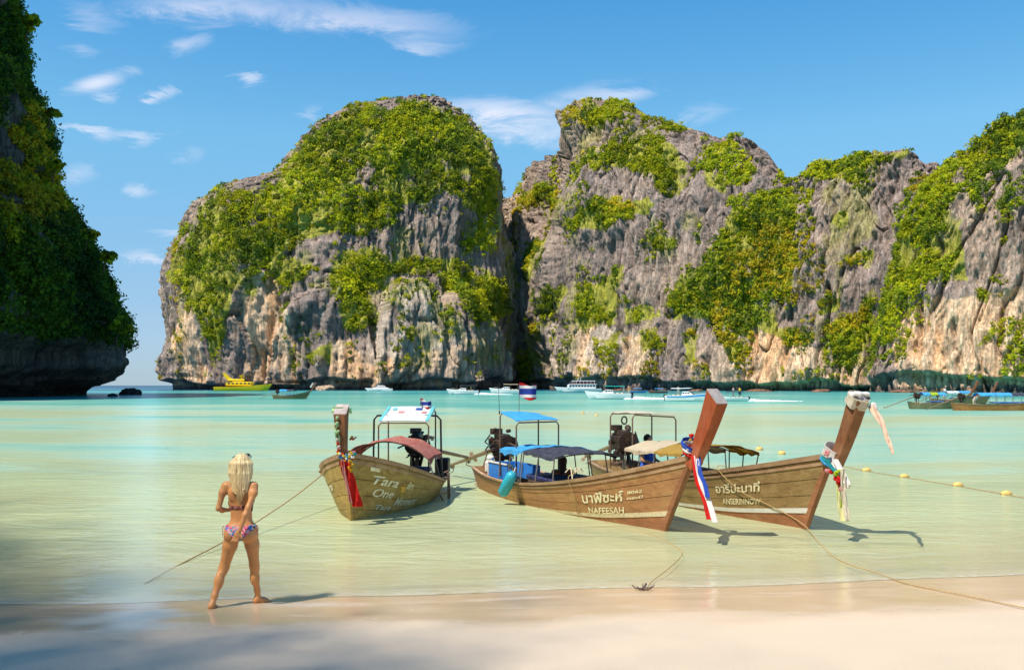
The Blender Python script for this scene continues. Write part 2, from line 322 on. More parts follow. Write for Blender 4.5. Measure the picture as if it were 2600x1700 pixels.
ORANGE = [P6(l) for l in ([(440,960),(540,950),(640,1150),(690,1300),(720,1500),(400,1500),(420,1300),(380,1150)], [(30,1050),(110,1100),(200,1320),(230,1500),(60,1500)], [(850,1270),(960,1240),(1080,1400),(1100,1530),(860,1530)], [(760,280),(920,240),(960,310),(850,330)], [(1100,1400),(1650,1290),(1650,1530),(1100,1530)])] + [P8(l) for l in ([(760,1150),(900,1060),(1250,1050),(1415,1000),(1600,1000),(1600,1500),(760,1500)], [(0,1200),(250,1250),(600,1300),(600,1520),(0,1520)])] + [P7(l) for l in ([(400,1200),(520,1190),(480,1480),(400,1480)], [(690,1230),(780,1200),(830,1480),(660,1480)])]
PALE = [P6(l) for l in ([(1080,1080),(1330,950),(1400,1200),(1640,1240),(1640,1500),(1080,1500)], [(40,1080),(200,1200),(230,1500),(60,1500)], [(470,980),(560,960),(650,1200),(560,1450),(460,1300)], [(150,760),(230,740),(220,830)])] + [P7(l) for l in ([(240,1200),(830,1200),(840,1490),(220,1490)],)]

def mat_rock(name, bump=1.0):
    m = NT(name)
    c = m.n('Attribute', attribute_name='col').outputs['Color']
    st = m.noise(m.coords((1, 1, .18)), .55, 6, .68)
    fi = m.noise(m.coords((1, 1, .6)), 1.6, 4, .7)
    k = m.math('ADD', m.math('MULTIPLY', st, .9), m.math('MULTIPLY', fi, .5))
    k = m.n('MapRange', {'Value': k, 'From Min': .45, 'From Max': .95, 'To Min': .86, 'To Max': 1.84}).outputs[0]
    cr = m.math('ABSOLUTE', m.math('SUBTRACT', m.noise(m.coords((1, 1, .09)), .75, 5, .6, .25), .5)); cr = m.n('MapRange', {'Value': cr, 'From Min': 0.0, 'From Max': .045, 'To Min': .64, 'To Max': 1.02}).outputs[0]; k = m.math('MULTIPLY', k, cr)
    g = m.n('CombineColor', {0: k, 1: k, 2: k}).outputs[0]
    cc = m.mix(1.0, c, g, 'MULTIPLY')
    nb = m.bump(m.math('ADD', m.math('ADD', st, m.math('MULTIPLY', fi, .6)), m.math('MULTIPLY', cr, .5)), .85 * bump, 1.6)
    return m.end(m.n('BsdfPrincipled', {'Base Color': cc, 'Roughness': .95, 'Specular IOR Level': .12, 'Normal': nb}).outputs[0])
def mat_leaf(name, tl=.42):
    m = NT(name)
    c = m.n('Attribute', attribute_name='col').outputs['Color']
    d = m.n('BsdfPrincipled', {'Base Color': c, 'Roughness': .75, 'Specular IOR Level': .15})
    t = m.n('BsdfTranslucent', {'Color': c})
    return m.end(m.n('MixShader', {0: tl, 1: d.outputs[0], 2: t.outputs[0]}).outputs[0])
ROCK = mat_rock('limestone'); LEAF = mat_leaf('cliff_leaves')

def rock_colour(v, disp_fine, warm=1.0, veg=()):
    px, py = to_px(v)
    jx = px + 22 * fbm(v * .05, 3, 71); jy = py + 26 * fbm(v * .05, 3, 77)
    n1 = fbm(v * np.array([.03, .03, .02]), 4, 31); st = fbm(v * np.array([.22, .22, .022]), 4, 37); st2 = fbm(v * np.array([.5, .5, .03]), 3, 41)
    grey = np.array([.355, .262, .198]); lil = np.array([.285, .216, .182]); tan = np.array([.66, .455, .29]); orange = np.array([.72, .39, .19]); pale = np.array([.60, .49, .38]); dark = np.array([.105, .095, .09])
    t = sstep(-.35, .5, n1)[:, None]
    c = lil * (1 - t) + grey * t
    for polys, colr, amt in ((PALE, pale, .55), (ORANGE, tan, .95)):
        ins = np.zeros(len(v), bool)
        for p in polys: ins |= in_poly(jx, jy, p)
        a = (ins * amt * sstep(-1.3, -.2, n1 + .6 * st))[:, None]; c = c * (1 - a) + colr * a
        if colr is tan:
            a = (ins * warm * .85 * sstep(.0, .55, st + .35 * n1))[:, None]; c = c * (1 - a) + orange * a
    low = sstep(30, 4, v[:, 2]) * .35 * warm * sstep(-.3, .4, n1 + st * .5); c = c * (1 - low[:, None]) + tan * low[:, None]
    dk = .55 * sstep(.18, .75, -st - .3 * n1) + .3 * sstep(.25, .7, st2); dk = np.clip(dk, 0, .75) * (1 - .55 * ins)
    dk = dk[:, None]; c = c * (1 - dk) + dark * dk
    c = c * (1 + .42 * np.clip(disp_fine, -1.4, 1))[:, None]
    ins = np.zeros(len(v), bool)
    for p in veg: ins |= in_poly(px + 30 * fbm(v * .06, 3, 171), py + 30 * fbm(v * .06, 3, 177), p)
    moss = np.clip(ins * .9 * sstep(-.7, -.1, fbm(v * .08, 3, 61)) + .42 * sstep(.22, .6, fbm(v * np.array([.05, .05, .04]), 4, 63)), 0, .9)[:, None]
    moss = moss * sstep(8, 14, v[:, 2])[:, None]; c = c * (1 - moss) + np.array([.30, .29, .035]) * moss
    wl = sstep(3.0, .8, v[:, 2])[:, None]; c = c * (1 - .75 * wl) + np.array([.06, .055, .05]) * .75 * wl      # darker near the waterline
    return np.clip(c, .02, .7)
def normals_of(v, f):
    a = v[f[:, 2]] - v[f[:, 0]]; b = v[f[:, 3]] - v[f[:, 1]]; n = np.cross(a, b); ar = np.linalg.norm(n, axis=1); return n / np.maximum(ar, 1e-9)[:, None], ar * .5

def leaves(centres, normals, radii, cols, per, leaf, seed, squash=.8):
    """tufts: leaf faces laid like scales over and inside a rounded clump"""
    g = np.random.default_rng(seed); n = len(centres); N = n * per; idx = np.repeat(np.arange(n), per)
    d = g.normal(size=(N, 3)); d += normals[idx] * .55 + np.array([0, 0, .45]); d /= np.linalg.norm(d, axis=1)[:, None]
    rr = radii[idx] * (0.45 + .6 * g.random(N) ** .6) * (1 + .3 * np.sin(d[:, 0] * 5 + idx * 1.7) * np.cos(d[:, 1] * 4 + idx))
    p = centres[idx] + d * rr[:, None] * np.array([1, 1, squash])
    nn = d + .75 * g.normal(size=(N, 3)); nn /= np.linalg.norm(nn, axis=1)[:, None]
    t = np.cross(nn, g.normal(size=(N, 3))); t /= np.maximum(np.linalg.norm(t, axis=1), 1e-6)[:, None]; b = np.cross(nn, t)
    s = (leaf * (0.55 + .8 * g.random(N)))[:, None] * (radii[idx] / np.mean(radii))[:, None] ** .5
    q = np.stack([p - t * s * 1.05 - b * s * .5, p + t * s * 1.05 - b * s * .42, p + b * s * 1.0], 1).reshape(-1, 3)
    cc = cols[idx] * (0.78 + .44 * g.random(N))[:, None]
    cc = np.repeat(cc, 3, 0)
    return q, np.arange(len(q)).reshape(-1, 3), cc
def green(n, v, seed, dark=0.0):
    g = np.random.default_rng(seed)
    a = np.array([.40, .40, .012]); b = np.array([.25, .30, .014]); c = np.array([.10, .15, .016]); y = np.array([.50, .39, .02])
    t = g.random(n) + .5 * fbm(v * .035, 3, seed); out = np.where((t < .28)[:, None], c, np.where((t < .66)[:, None], b, a))
    yy = (fbm(v * .02, 3, seed + 5) > .33) & (g.random(n) < .5); out[yy] = y
    out = out * ((.88 + .34 * g.random(n)) * (1 + .35 * fbm(v * .03, 3, seed + 9)))[:, None]
    return out * 1.12 * (1 - dark)

def scatter(v, f, n, seed):
    nr, ar = normals_of(v, f); g = np.random.default_rng(seed)
    cen = v[f[:, 0]]; ar = ar * ((-cen * nr).sum(1) > -.25 * np.linalg.norm(cen, axis=1)) * (np.abs(cen[:, 0]) < .62 * cen[:, 1]); fi = g.choice(len(f), n, p=ar / ar.sum()); u = g.random((n, 2)); q = v[f[fi]]
    p = (q[:, 0] * (1 - u[:, :1]) + q[:, 1] * u[:, :1]) * (1 - u[:, 1:]) + (q[:, 3] * (1 - u[:, :1]) + q[:, 2] * u[:, :1]) * u[:, 1:]
    return p, nr[fi], g
def grow(name, label, v, f, polys, holes, n, seed, rad=(1.6, 4.2), per=46, leaf=.62, sparse=.10, face=None, minz=5.0, dense=1.0, tone=None):
    p, nr, g = scatter(v, f, n, seed)
    front = (-p * nr).sum(1) > 0 if face is None else face(p, nr)
    px, py = to_px(p)
    ok = (px > -120) & (px < 2760) & (p[:, 2] > minz) & (front | (np.abs(nr[:, 2]) > .3))
    jx = px + 26 * fbm(p * .06, 3, seed + 1); jy = py + 26 * fbm(p * .06, 3, seed + 2)
    ins = np.zeros(n, bool)
    for q in polys: ins |= in_poly(jx, jy, q)
    for q in holes: ins &= ~(in_poly(jx, jy, q) & (g.random(n) < .8))
    gap = fbm(p * np.array([.09, .09, .06]), 3, seed + 3)
    ledge = np.clip(nr[:, 2] * 1.6 + .2, 0, 1.4)
    keep = np.where(ins, (gap > -.42) * dense * (.55 + .45 * np.clip(ledge, 0, 1)), (gap > .22) * sparse * (.3 + 2.2 * ledge))
    k = ok & (g.random(n) < keep)
    p, nr, ins = p[k], nr[k], ins[k]
    r = rad[0] + (rad[1] - rad[0]) * g.random(len(p)) ** 2.2; r = np.where(ins, r, r * .7)
    c = p + nr * (r * .30)[:, None]
    gc = green(len(p), p, seed)
    if tone is not None: gc = gc * tone(p)
    q, ff, cc = leaves(c, nr, r, gc, per, leaf, seed)
    o = link(name, big_mesh(name, q, ff, LEAF, cc)); tag(o, label, kind='stuff'); return len(p)

def rocky(v, out, seed, big=9.0, flute=3.2, fine=1.3, notch=5.5, strata=1.0):
    """push a smooth cliff face (points v, outward directions out) into karst: bulges, vertical flutes, ledges, sea notch at the waterline"""
    d = big * fbm(v * .017, 3, seed)
    d += flute * (ridged(np.stack([v[:, 0] * .085, v[:, 1] * .085, v[:, 2] * .014], 1), 4, seed + 1) - .45) * 1.7
    blk = fbm(np.stack([v[:, 0] * .06, v[:, 1] * .06, v[:, 2] * .05], 1), 3, seed + 9)
    d += strata * 1.0 * np.abs(blk) ** .5 * np.sign(blk)
    wq = 2.2 * fbm(v * .05, 2, seed + 12)
    c1 = vnoise(np.stack([v[:, 0] * .14 + wq * .25, v[:, 1] * .14, v[:, 2] * .014], 1), seed + 10); c2 = vnoise(np.stack([v[:, 0] * .38 + wq * .35, v[:, 1] * .38, v[:, 2] * .03], 1), seed + 11)
    crack = np.exp(-(c1 / .05) ** 2) + .45 * np.exp(-(c2 / .09) ** 2); d -= fine * 1.9 * crack
    fn = ridged(v * np.array([.34, .34, .07]), 4, seed + 2) - .5; d += fine * fn * 1.5
    d += strata * .25 * fbm(np.stack([v[:, 0] * .05, v[:, 1] * .05, v[:, 2] * .30], 1), 3, seed + 4)
    d += fine * 1.0 * (ridged(np.stack([v[:, 0] * .52, v[:, 1] * .52, v[:, 2] * .06], 1), 2, seed + 7) - .5) + fine * .35 * vnoise(v * np.array([.45, .45, .22]), seed + 8)
    d += fine * 1.5 * (ridged(np.stack([v[:, 0] * .26, v[:, 1] * .26, v[:, 2] * .035], 1), 3, seed + 5) - .5)
    nt = 2.6 + 3.2 * (fbm(np.stack([v[:, 0] * .035, v[:, 1] * .035, v[:, 0] * 0], 1), 3, seed + 6) + .45)
    d -= notch * sstep(nt + 1.2, nt - .8, v[:, 2])
    return v + out * d[:, None], fn * 1.2 - .9 * np.clip(crack, 0, 1)

def build_dome():
    Yc = 575.0
    yy = np.array([1003, 895, 840, 760, 700, 650, 600, 560, 520, 495, 460, 440, 410, 385, 345, 310, 270, 258, 245, 238.5]) * S
    xl = np.array([440, 435, 418, 405, 398, 397, 410, 440, 455, 480, 530, 610, 650, 665, 700, 740, 790, 840, 900, 975]) * S
    yr = np.array([1003, 895, 780, 700, 600, 500, 440, 390, 345, 295, 252, 238.5]) * S; xr = np.array([1206, 1205, 1200, 1190, 1180, 1165, 1162, 1150, 1130, 1090, 1040, 1000]) * S
    nz, nth = 360, 620
    t = np.linspace(0, 1, nz) ** .97; py = yy[0] + (yy[-1] - yy[0]) * t
    L_ = np.interp(-py, -yy, xl); Rr = np.interp(-py, -yr, xr); ker = np.ones(7) / 7
    L_[8:-8] = np.convolve(L_, ker, 'same')[8:-8]; Rr[8:-8] = np.convolve(Rr, ker, 'same')[8:-8]
    z = CAMH + (HY - py) / FPX * Yc; xc = ((L_ + Rr) / 2 - CX) / FPX * Yc; hw = (Rr - L_) / 2 / FPX * Yc
    h = np.clip(z / z[-1], 0, 1); dep = 95 * np.sqrt(np.clip(1 - h ** 2.0, .0009, 1)) + 3
    front = np.linspace(R(172), R(368), 500); back = np.linspace(R(368), R(532), 31)[1:]; th = np.concatenate([front, back]); nth = len(th)
    c, s_ = np.cos(th), np.sin(th); e = .82
    ux = np.sign(c) * np.abs(c) ** e; uy = np.sign(s_) * np.abs(s_) ** e
    X = xc[:, None] + hw[:, None] * ux; Y = Yc + dep[:, None] * uy; Z = np.repeat(z[:, None], nth, 1)
    v = np.stack([X, Y, Z], -1).reshape(-1, 3)
    out = np.stack([np.repeat((ux / np.hypot(ux, uy))[None], nz, 0), np.repeat((uy / np.hypot(ux, uy))[None], nz, 0), np.zeros((nz, nth))], -1).reshape(-1, 3)
    px, pyy = to_px(v); fac = sstep(0, .25, -out[:, 1])
    bx = np.array([860, 880, 905, 940, 975, 1005, 1050, 1085, 1115, 1135, 1150]) * S; by = np.array([905, 740, 660, 632, 650, 705, 655, 690, 735, 800, 905]) * S
    rid = np.interp(px, bx, by, left=1100, right=1100) + 10 * fbm(v * .1, 2, 3)
    but = 17 * sstep(0, 26, pyy - rid) * fac
    bx2 = np.array([610, 640, 680, 740, 800, 850, 880]) * S; by2 = np.array([905, 760, 690, 655, 640, 690, 905]) * S
    rid2 = np.interp(px, bx2, by2, left=1100, right=1100) + 12 * fbm(v * .08, 2, 8); but += 8 * sstep(0, 30, pyy - rid2) * fac
    sc = in_poly(px + 15 * fbm(v * .05, 2, 4), pyy, ORANGE[0]); but -= 3 * sc * fac
    v = v + out * but[:, None]
    v, fn = rocky(v, out, 101, big=8, flute=3.4, notch=6.5)
    f = grid_faces(nz, nth, True)
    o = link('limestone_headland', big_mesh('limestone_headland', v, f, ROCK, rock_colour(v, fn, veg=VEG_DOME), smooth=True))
    tag(o, 'domed grey limestone headland with green cap and orange scars across the bay', kind='structure')
    grow('headland_greenery', 'yellow green scrub covering the domed headland', v, f, VEG_DOME, HOLE_DOME, 36000, 7, rad=(.8, 3.3), per=44, leaf=.38, sparse=.16)

def wall(name, label, prof, ybase, seed, u0, u1, nu, nz, lean=.32, big=10, veg=(), nveg=9000, vname='', vlabel='', holes=(), tilt=None):
    prof = np.array(prof, float) * S; u = np.linspace(u0, u1, nu) * S
    Yb = np.interp(u, np.array([p[0] for p in ybase]) * S, [p[1] for p in ybase])
    ph = np.interp(u, prof[:, 0], prof[:, 1])
    H0 = (HY - ph) / FPX * Yb; Yr = Yb + lean * H0 + 8; H = CAMH + (HY - ph) / FPX * Yr
    X0 = (u - CX) / FPX * Yr
    nb = 40; t = np.linspace(0, 1, nz)
    w = np.concatenate([t, np.full(nb, 1.0)])
    zrel = np.concatenate([t, 1 - np.linspace(0, 1, nb + 1)[1:] ** 1.4])
    yrel = np.concatenate([.62 * t + .38 * t ** 5, 1 + np.linspace(0, 1, nb + 1)[1:] * 1.3])
    Z = -3 + zrel[:, None] * (H + 3)[None]; Y = Yb[None] + yrel[:, None] * (Yr - Yb)[None]; X = np.repeat(X0[None], len(zrel), 0)
    v = np.stack([X, Y, Z], -1).reshape(-1, 3)
    dX = np.gradient(X0); dY = np.gradient(Yb); n2 = np.stack([dY, -dX, 0 * dX], -1); n2 /= np.linalg.norm(n2, axis=1)[:, None]
    out = np.repeat(n2[None], len(zrel), 0).reshape(-1, 3).copy()
    tp = np.repeat((zrel ** 6)[:, None], nu, 1).ravel(); out[:, 2] += tp * .35
    v, fn = rocky(v, out, seed, big=big, flute=2.7, notch=4.6)
    f = grid_faces(len(zrel), nu)
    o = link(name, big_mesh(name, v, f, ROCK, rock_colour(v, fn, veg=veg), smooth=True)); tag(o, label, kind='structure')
    grow(vname, vlabel, v, f, veg, holes, nveg, seed + 3, rad=(.55, 2.4), per=36, leaf=.31, sparse=.30)

def build_left():
    # a dark headland close by on the left: steep spur whose right-hand flank turns away from the sun
    sil = np.array([(410,1525),(412,1500),(425,1480),(470,1465),(520,1410),(518,1375),(490,1335),(500,1225),(455,1160),(430,1100),(430,1000),(370,910),(300,790),(240,700),(252,640),(210,560),(220,450),(200,360),(130,260),(108,150),(135,110),(140,60),(100,0),(60,-90),(0,-200),(-150,-420)], float) / 1.511
    nz, nth = 320, 400
    Yt = 205.0
    py = np.linspace(sil[0, 1] + 6, sil[-1, 1], nz); sx = np.interp(-py, -sil[:, 1], sil[:, 0]); sx[6:-6] = np.convolve(sx, np.ones(5) / 5, 'same')[6:-6]
    z = CAMH + (HY - py) / FPX * Yt; z[0] = -3
    th = np.concatenate([np.linspace(R(-70), R(75), 330), np.linspace(R(75), R(290), 41)[1:-1]]); nth = len(th)
    a, b = 70.0, 120.0; phi = R(-3)
    e = .85; c = np.sign(np.cos(th)) * np.abs(np.cos(th)) ** e; s_ = np.sign(np.sin(th)) * np.abs(np.sin(th)) ** e
    ex = a * c * math.cos(phi) - b * s_ * math.sin(phi); ey = a * c * math.sin(phi) + b * s_ * math.cos(phi)
    h = np.clip(z / z[-1], 0, 1); sc = 1 - .42 * h ** 1.3
    Cx, Cy = -205.0, 165.0
    X = Cx + ex[None] * sc[:, None]; Y = Cy + ey[None] * sc[:, None]; Z = np.repeat(z[:, None], nth, 1)
    for _ in range(3):
        pxs = CX + FPX * X / np.maximum(Y, 30); m = np.argmax(np.where(Y > 60, pxs, -1e9), 1); r = np.arange(nz)
        X += ((sx - pxs[r, m]) / FPX * Y[r, m])[:, None]
    v = np.stack([X, Y, Z], -1).reshape(-1, 3)
    nx = np.cos(th) / a; ny = np.sin(th) / b; ox = nx * math.cos(phi) - ny * math.sin(phi); oy = nx * math.sin(phi) + ny * math.cos(phi); q = np.hypot(ox, oy)
    out = np.stack([np.repeat((ox / q)[None], nz, 0), np.repeat((oy / q)[None], nz, 0), np.zeros((nz, nth))], -1).reshape(-1, 3)
    cave = 7 * sstep(11.5, 8.5, v[:, 2]) * sstep(300, 200, to_px(v)[0]); v = v - out * cave[:, None]
    v, fn = rocky(v, out, 301, big=5, flute=1.8, fine=.8, notch=2.0, strata=.5)
    f = grid_faces(nz, nth, True)
    c = rock_colour(v, fn, .6) * np.array([.34, .36, .38])  # same limestone darkened: shade put into its colour
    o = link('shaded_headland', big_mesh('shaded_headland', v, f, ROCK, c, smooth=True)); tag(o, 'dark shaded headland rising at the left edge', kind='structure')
    p1 = [(-200, -250), (400, -250), (420, 400), (345, 830), (320, 880), (240, 900), (180, 850), (100, 900), (-200, 880)]
    vis = lambda p, nr: ((-p * nr).sum(1) > -20)
    grow('shaded_greenery', 'scrub cloaking the left headland, shade put into its colour', v, f, [p1], [], 15000, 47, rad=(.9, 2.9), per=60, leaf=.30, sparse=.12, face=vis, minz=12, tone=lambda p: np.where((np.hypot((to_px(p)[0] - 40) / 130, (to_px(p)[1] - 450) / 150) + .5 * fbm(p * .2, 2, 5) < 1)[:, None], np.array([1.0, .85, .8]), np.array([.22, .36, .65])))  # leaf colours carry the shade and one sunlit patch
    return v, f
def build_bluff():
    # unseen cliff added left of and behind the camera: its skyline shades the near shore
    nu, nz = 160, 60; u = np.linspace(-1, 1, nu); t = np.linspace(0, 1, nz)
    base = np.array([-48.0, -27.1]) + np.outer(u * 42, np.array([.72, -.69])); H = 76 + 1.1 * fbm(np.stack([u * 9, u * 0, u * 0], 1), 4, 91) + 1.2 * fbm(np.stack([u * 60, u * 0, u * 0], 1), 3, 95) - 2.0 * sstep(.12, .3, u)
    back = np.array([-.74, -.67]); rows = np.concatenate([t, [1.0, 1.0]]); off = np.concatenate([(1 - t) * -5.0, [8.0, 30.0]]); hh = np.concatenate([t, [.97, .2]])
    v = np.stack([base[None, :, 0] + back[0] * off[:, None], base[None, :, 1] + back[1] * off[:, None], hh[:, None] * H[None]], -1).reshape(-1, 3)
    out = np.tile(np.array([.74, .67, 0]), (len(v), 1)); d = 1.6 * fbm(v * .12, 4, 93) * np.repeat((1 - hh ** 4)[:, None], nu, 1).ravel(); v = v + out * d[:, None]
    g = np.random.default_rng(5); n = 90000; uu = g.uniform(-1, 1, n); top = 12.9 + .9 * fbm(np.stack([uu * 9, uu * 0, uu * 0], 1), 4, 91) + .6 * fbm(np.stack([uu * 50, uu * 0, uu * 0], 1), 2, 95) - 2.2 * sstep(.10, .3, uu)
    hz = g.random(n); p = np.stack([-48.0 + .72 * 42 * uu, -27.1 - .69 * 42 * uu, 76 + hz * top - 1], 1) + np.outer(g.normal(0, 1.6, n), np.array([.74, .67, 0]))
    q, ff, cc = leaves(p, np.tile(np.array([0, 0, 1.]), (n, 1)), np.full(n, .45), green(n, p, 6) * .6, 1, .165, 6)  # unseen loose leaves, added to let part of the sun through
    tag(link('bluff_shade_leaves', big_mesh('bluff_shade_leaves', q, ff, LEAF, cc)), 'loose leaves added along the bluff top to filter the sun', kind='stuff')
    o = link('shade_bluff', big_mesh('shade_bluff', v, grid_faces(len(rows), nu), ROCK, np.tile(np.array([.26, .22, .19]), (len(v), 1)), smooth=True)); tag(o, 'unseen limestone bluff added to shade the near shore', kind='structure')
build_bluff()
if DO_CLIFF:
    build_dome()
    wall('limestone_cliff', 'grey limestone cliff wall with bushy ledges across the bay',
         [(1000,520),(1140,462),(1165,442),(1180,420),(1215,382),(1260,352),(1298,346),(1308,305),(1322,268),(1345,250),(1400,234),(1440,236),(1480,250),(1520,276),(1560,280),(1600,290),(1640,302),(1690,297),(1740,315),(1780,350),(1812,398),(1858,402),(1880,377),(1940,365),(2000,353),(2060,360),(2120,365),(2168,386),(2300,420),(2600,460)],
         [(1000,640),(1150,590),(1230,535),(1330,465),(1700,395),(2100,350),(2600,330)], 201, 1110, 2300, 560, 290, veg=VEG_MID, nveg=85000, vname='cliff_greenery', vlabel='yellow green scrub on the ledges of the cliff wall')
    wall('limestone_spur', 'limestone spur with a green ridge rising at the right edge',
         [(1960,1010),(2000,930),(2030,830),(2050,760),(2075,640),(2100,540),(2130,470),(2170,400),(2230,350),(2280,310),(2330,270),(2380,255),(2450,240),(2600,225),(2900,200)],
         [(1960,345),(2100,318),(2380,290),(2900,255)], 251, 1975, 2520, 270, 260, lean=.40, big=6, veg=VEG_RIGHT, nveg=15000, vname='spur_greenery', vlabel='green scrub along the ridge of the right spur')
    build_left()

# ------------------------------------------------------------------ mesh collector and materials for the made things
class MB:
    def __init__(s): s.v = []; s.f = []
    def add(s, v, f):
        b = len(s.v); s.v += [tuple(map(float, q)) for q in v]; s.f += [tuple(i + b for i in q) for q in f]; return s
    def box(s, c, d, rot=None, bev=0.0, taper=1.0):
        x, y, z = d[0] / 2, d[1] / 2, d[2] / 2; b = min(bev, x * .9, y * .9, z * .9)
        if b <= 0:
            v = [(-x,-y,-z),(x,-y,-z),(x,y,-z),(-x,y,-z),(-x*taper,-y*taper,z),(x*taper,-y*taper,z),(x*taper,y*taper,z),(-x*taper,y*taper,z)]
            f = [(3,2,1,0),(4,5,6,7),(0,1,5,4),(1,2,6,5),(2,3,7,6),(3,0,4,7)]
        else:
            v = []; f = []
            for k, (zz, ins) in enumerate(((-z, b), (-z + b, 0), (z - b, 0), (z, b))):
                t = taper if k > 1 else 1
                X, Y = (x - ins) * t, (y - ins) * t; q = b * (1 if ins == 0 else .6)
                v += [(-X+q,-Y,zz),(X-q,-Y,zz),(X,-Y+q,zz),(X,Y-q,zz),(X-q,Y,zz),(-X+q,Y,zz),(-X,Y-q,zz),(-X,-Y+q,zz)]
            for k in range(3):
                for j in range(8): f.append((k*8+j, k*8+(j+1)%8, k*8+8+(j+1)%8, k*8+8+j))
            f += [tuple(range(7,-1,-1)), tuple(range(24,32))]
        m = rot.to_matrix() if rot is not None and hasattr(rot, 'to_matrix') else rot
        c = Vector(c); v = [((m @ Vector(q)) if m is not None else Vector(q)) + c for q in v]
        return s.add(v, f)
    def tube(s, path, r, n=8, cap=True):
        P = [Vector(p) for p in path]; k = len(P); rr = r if hasattr(r, '__len__') else [r] * k
        up = None; V = []; F = []
        for i in range(k):
            t = (P[min(i+1, k-1)] - P[max(i-1, 0)]).normalized()
            if up is None: up = Vector((0,0,1)) if abs(t.z) < .9 else Vector((1,0,0))
            a = t.cross(up); a = a.normalized() if a.length > 1e-6 else t.orthogonal().normalized(); up = a.cross(t).normalized()
            for j in range(n):
                w = 2 * math.pi * j / n; V.append(P[i] + a * math.cos(w) * rr[i] + up * math.sin(w) * rr[i])
        for i in range(k - 1):
            for j in range(n): F.append((i*n+j, i*n+(j+1)%n, (i+1)*n+(j+1)%n, (i+1)*n+j))
        if cap: F += [tuple(range(n-1, -1, -1)), tuple(range((k-1)*n, k*n))]
        return s.add(V, F)
    def loft(s, rings, close=True, cap=True):
        n = len(rings[0]); V = [q for r_ in rings for q in r_]; F = []
        for i in range(len(rings) - 1):
            for j in range(n if close else n - 1): F.append((i*n+j, i*n+(j+1)%n, (i+1)*n+(j+1)%n, (i+1)*n+j))
        if cap: F += [tuple(range(n-1, -1, -1)), tuple(range((len(rings)-1)*n, len(rings)*n))]
        return s.add(V, F)
    def sheet(s, g, th=.006):
        """grid g[i][j] of points -> closed thin slab"""
        nr, nc = len(g), len(g[0]); A = np.array([[tuple(q) for q in r_] for r_ in g], float)
        du = np.gradient(A, axis=0); dv = np.gradient(A, axis=1) if nc > 1 else du; n = np.cross(du, dv); n /= np.maximum(np.linalg.norm(n, axis=2), 1e-9)[..., None]
        top = (A + n * th / 2).reshape(-1, 3); bot = (A - n * th / 2).reshape(-1, 3); f = grid_faces(nr, nc); N = nr * nc
        F = [tuple(q) for q in f] + [tuple(q[::-1] + N) for q in f]
        rim = [i for i in range(nc)] + [i * nc + nc - 1 for i in range(1, nr)] + [(nr-1)*nc + j for j in range(nc-2, -1, -1)] + [i * nc for i in range(nr-2, 0, -1)]
        for a, b in zip(rim, rim[1:] + rim[:1]): F.append((b, a, a + N, b + N))
        return s.add(np.concatenate([top, bot]), F)
    def ball(s, c, r, n=10, m=7):
        r = r if hasattr(r, '__len__') else (r, r, r); V = [(c[0], c[1], c[2]-r[2])]; F = []
        for i in range(1, m):
            a = -math.pi/2 + math.pi * i / m
            for j in range(n):
                w = 2*math.pi*j/n; V.append((c[0]+r[0]*math.cos(a)*math.cos(w), c[1]+r[1]*math.cos(a)*math.sin(w), c[2]+r[2]*math.sin(a)))
        V.append((c[0], c[1], c[2]+r[2])); e = len(V) - 1
        for j in range(n): F.append((0, 1+(j+1)%n, 1+j)); F.append((e, 1+(m-2)*n+j, 1+(m-2)*n+(j+1)%n))
        for i in range(m-2):
            for j in range(n): F.append((1+i*n+j, 1+i*n+(j+1)%n, 1+(i+1)*n+(j+1)%n, 1+(i+1)*n+j))
        return s.add(V, F)
    def mesh(s, name, mat, smooth=True, angle=38):
        me = bpy.data.meshes.new(name); me.from_pydata(s.v, [], s.f); me.materials.append(mat)
        if smooth:
            me.polygons.foreach_set('use_smooth', [True] * len(me.polygons))
            bm = bmesh.new(); bm.from_mesh(me)
            for e in bm.edges:
                if len(e.link_faces) == 2 and e.calc_face_angle(0) > R(angle): e.smooth = False
            bm.to_mesh(me); bm.free()
        me.update(); return me
    def build(s, name, mat, parent=None, smooth=True, label=None, **kw):
        o = link(name, s.mesh(name, mat, smooth, **kw), parent)
        if label: o['label'] = label
        return o

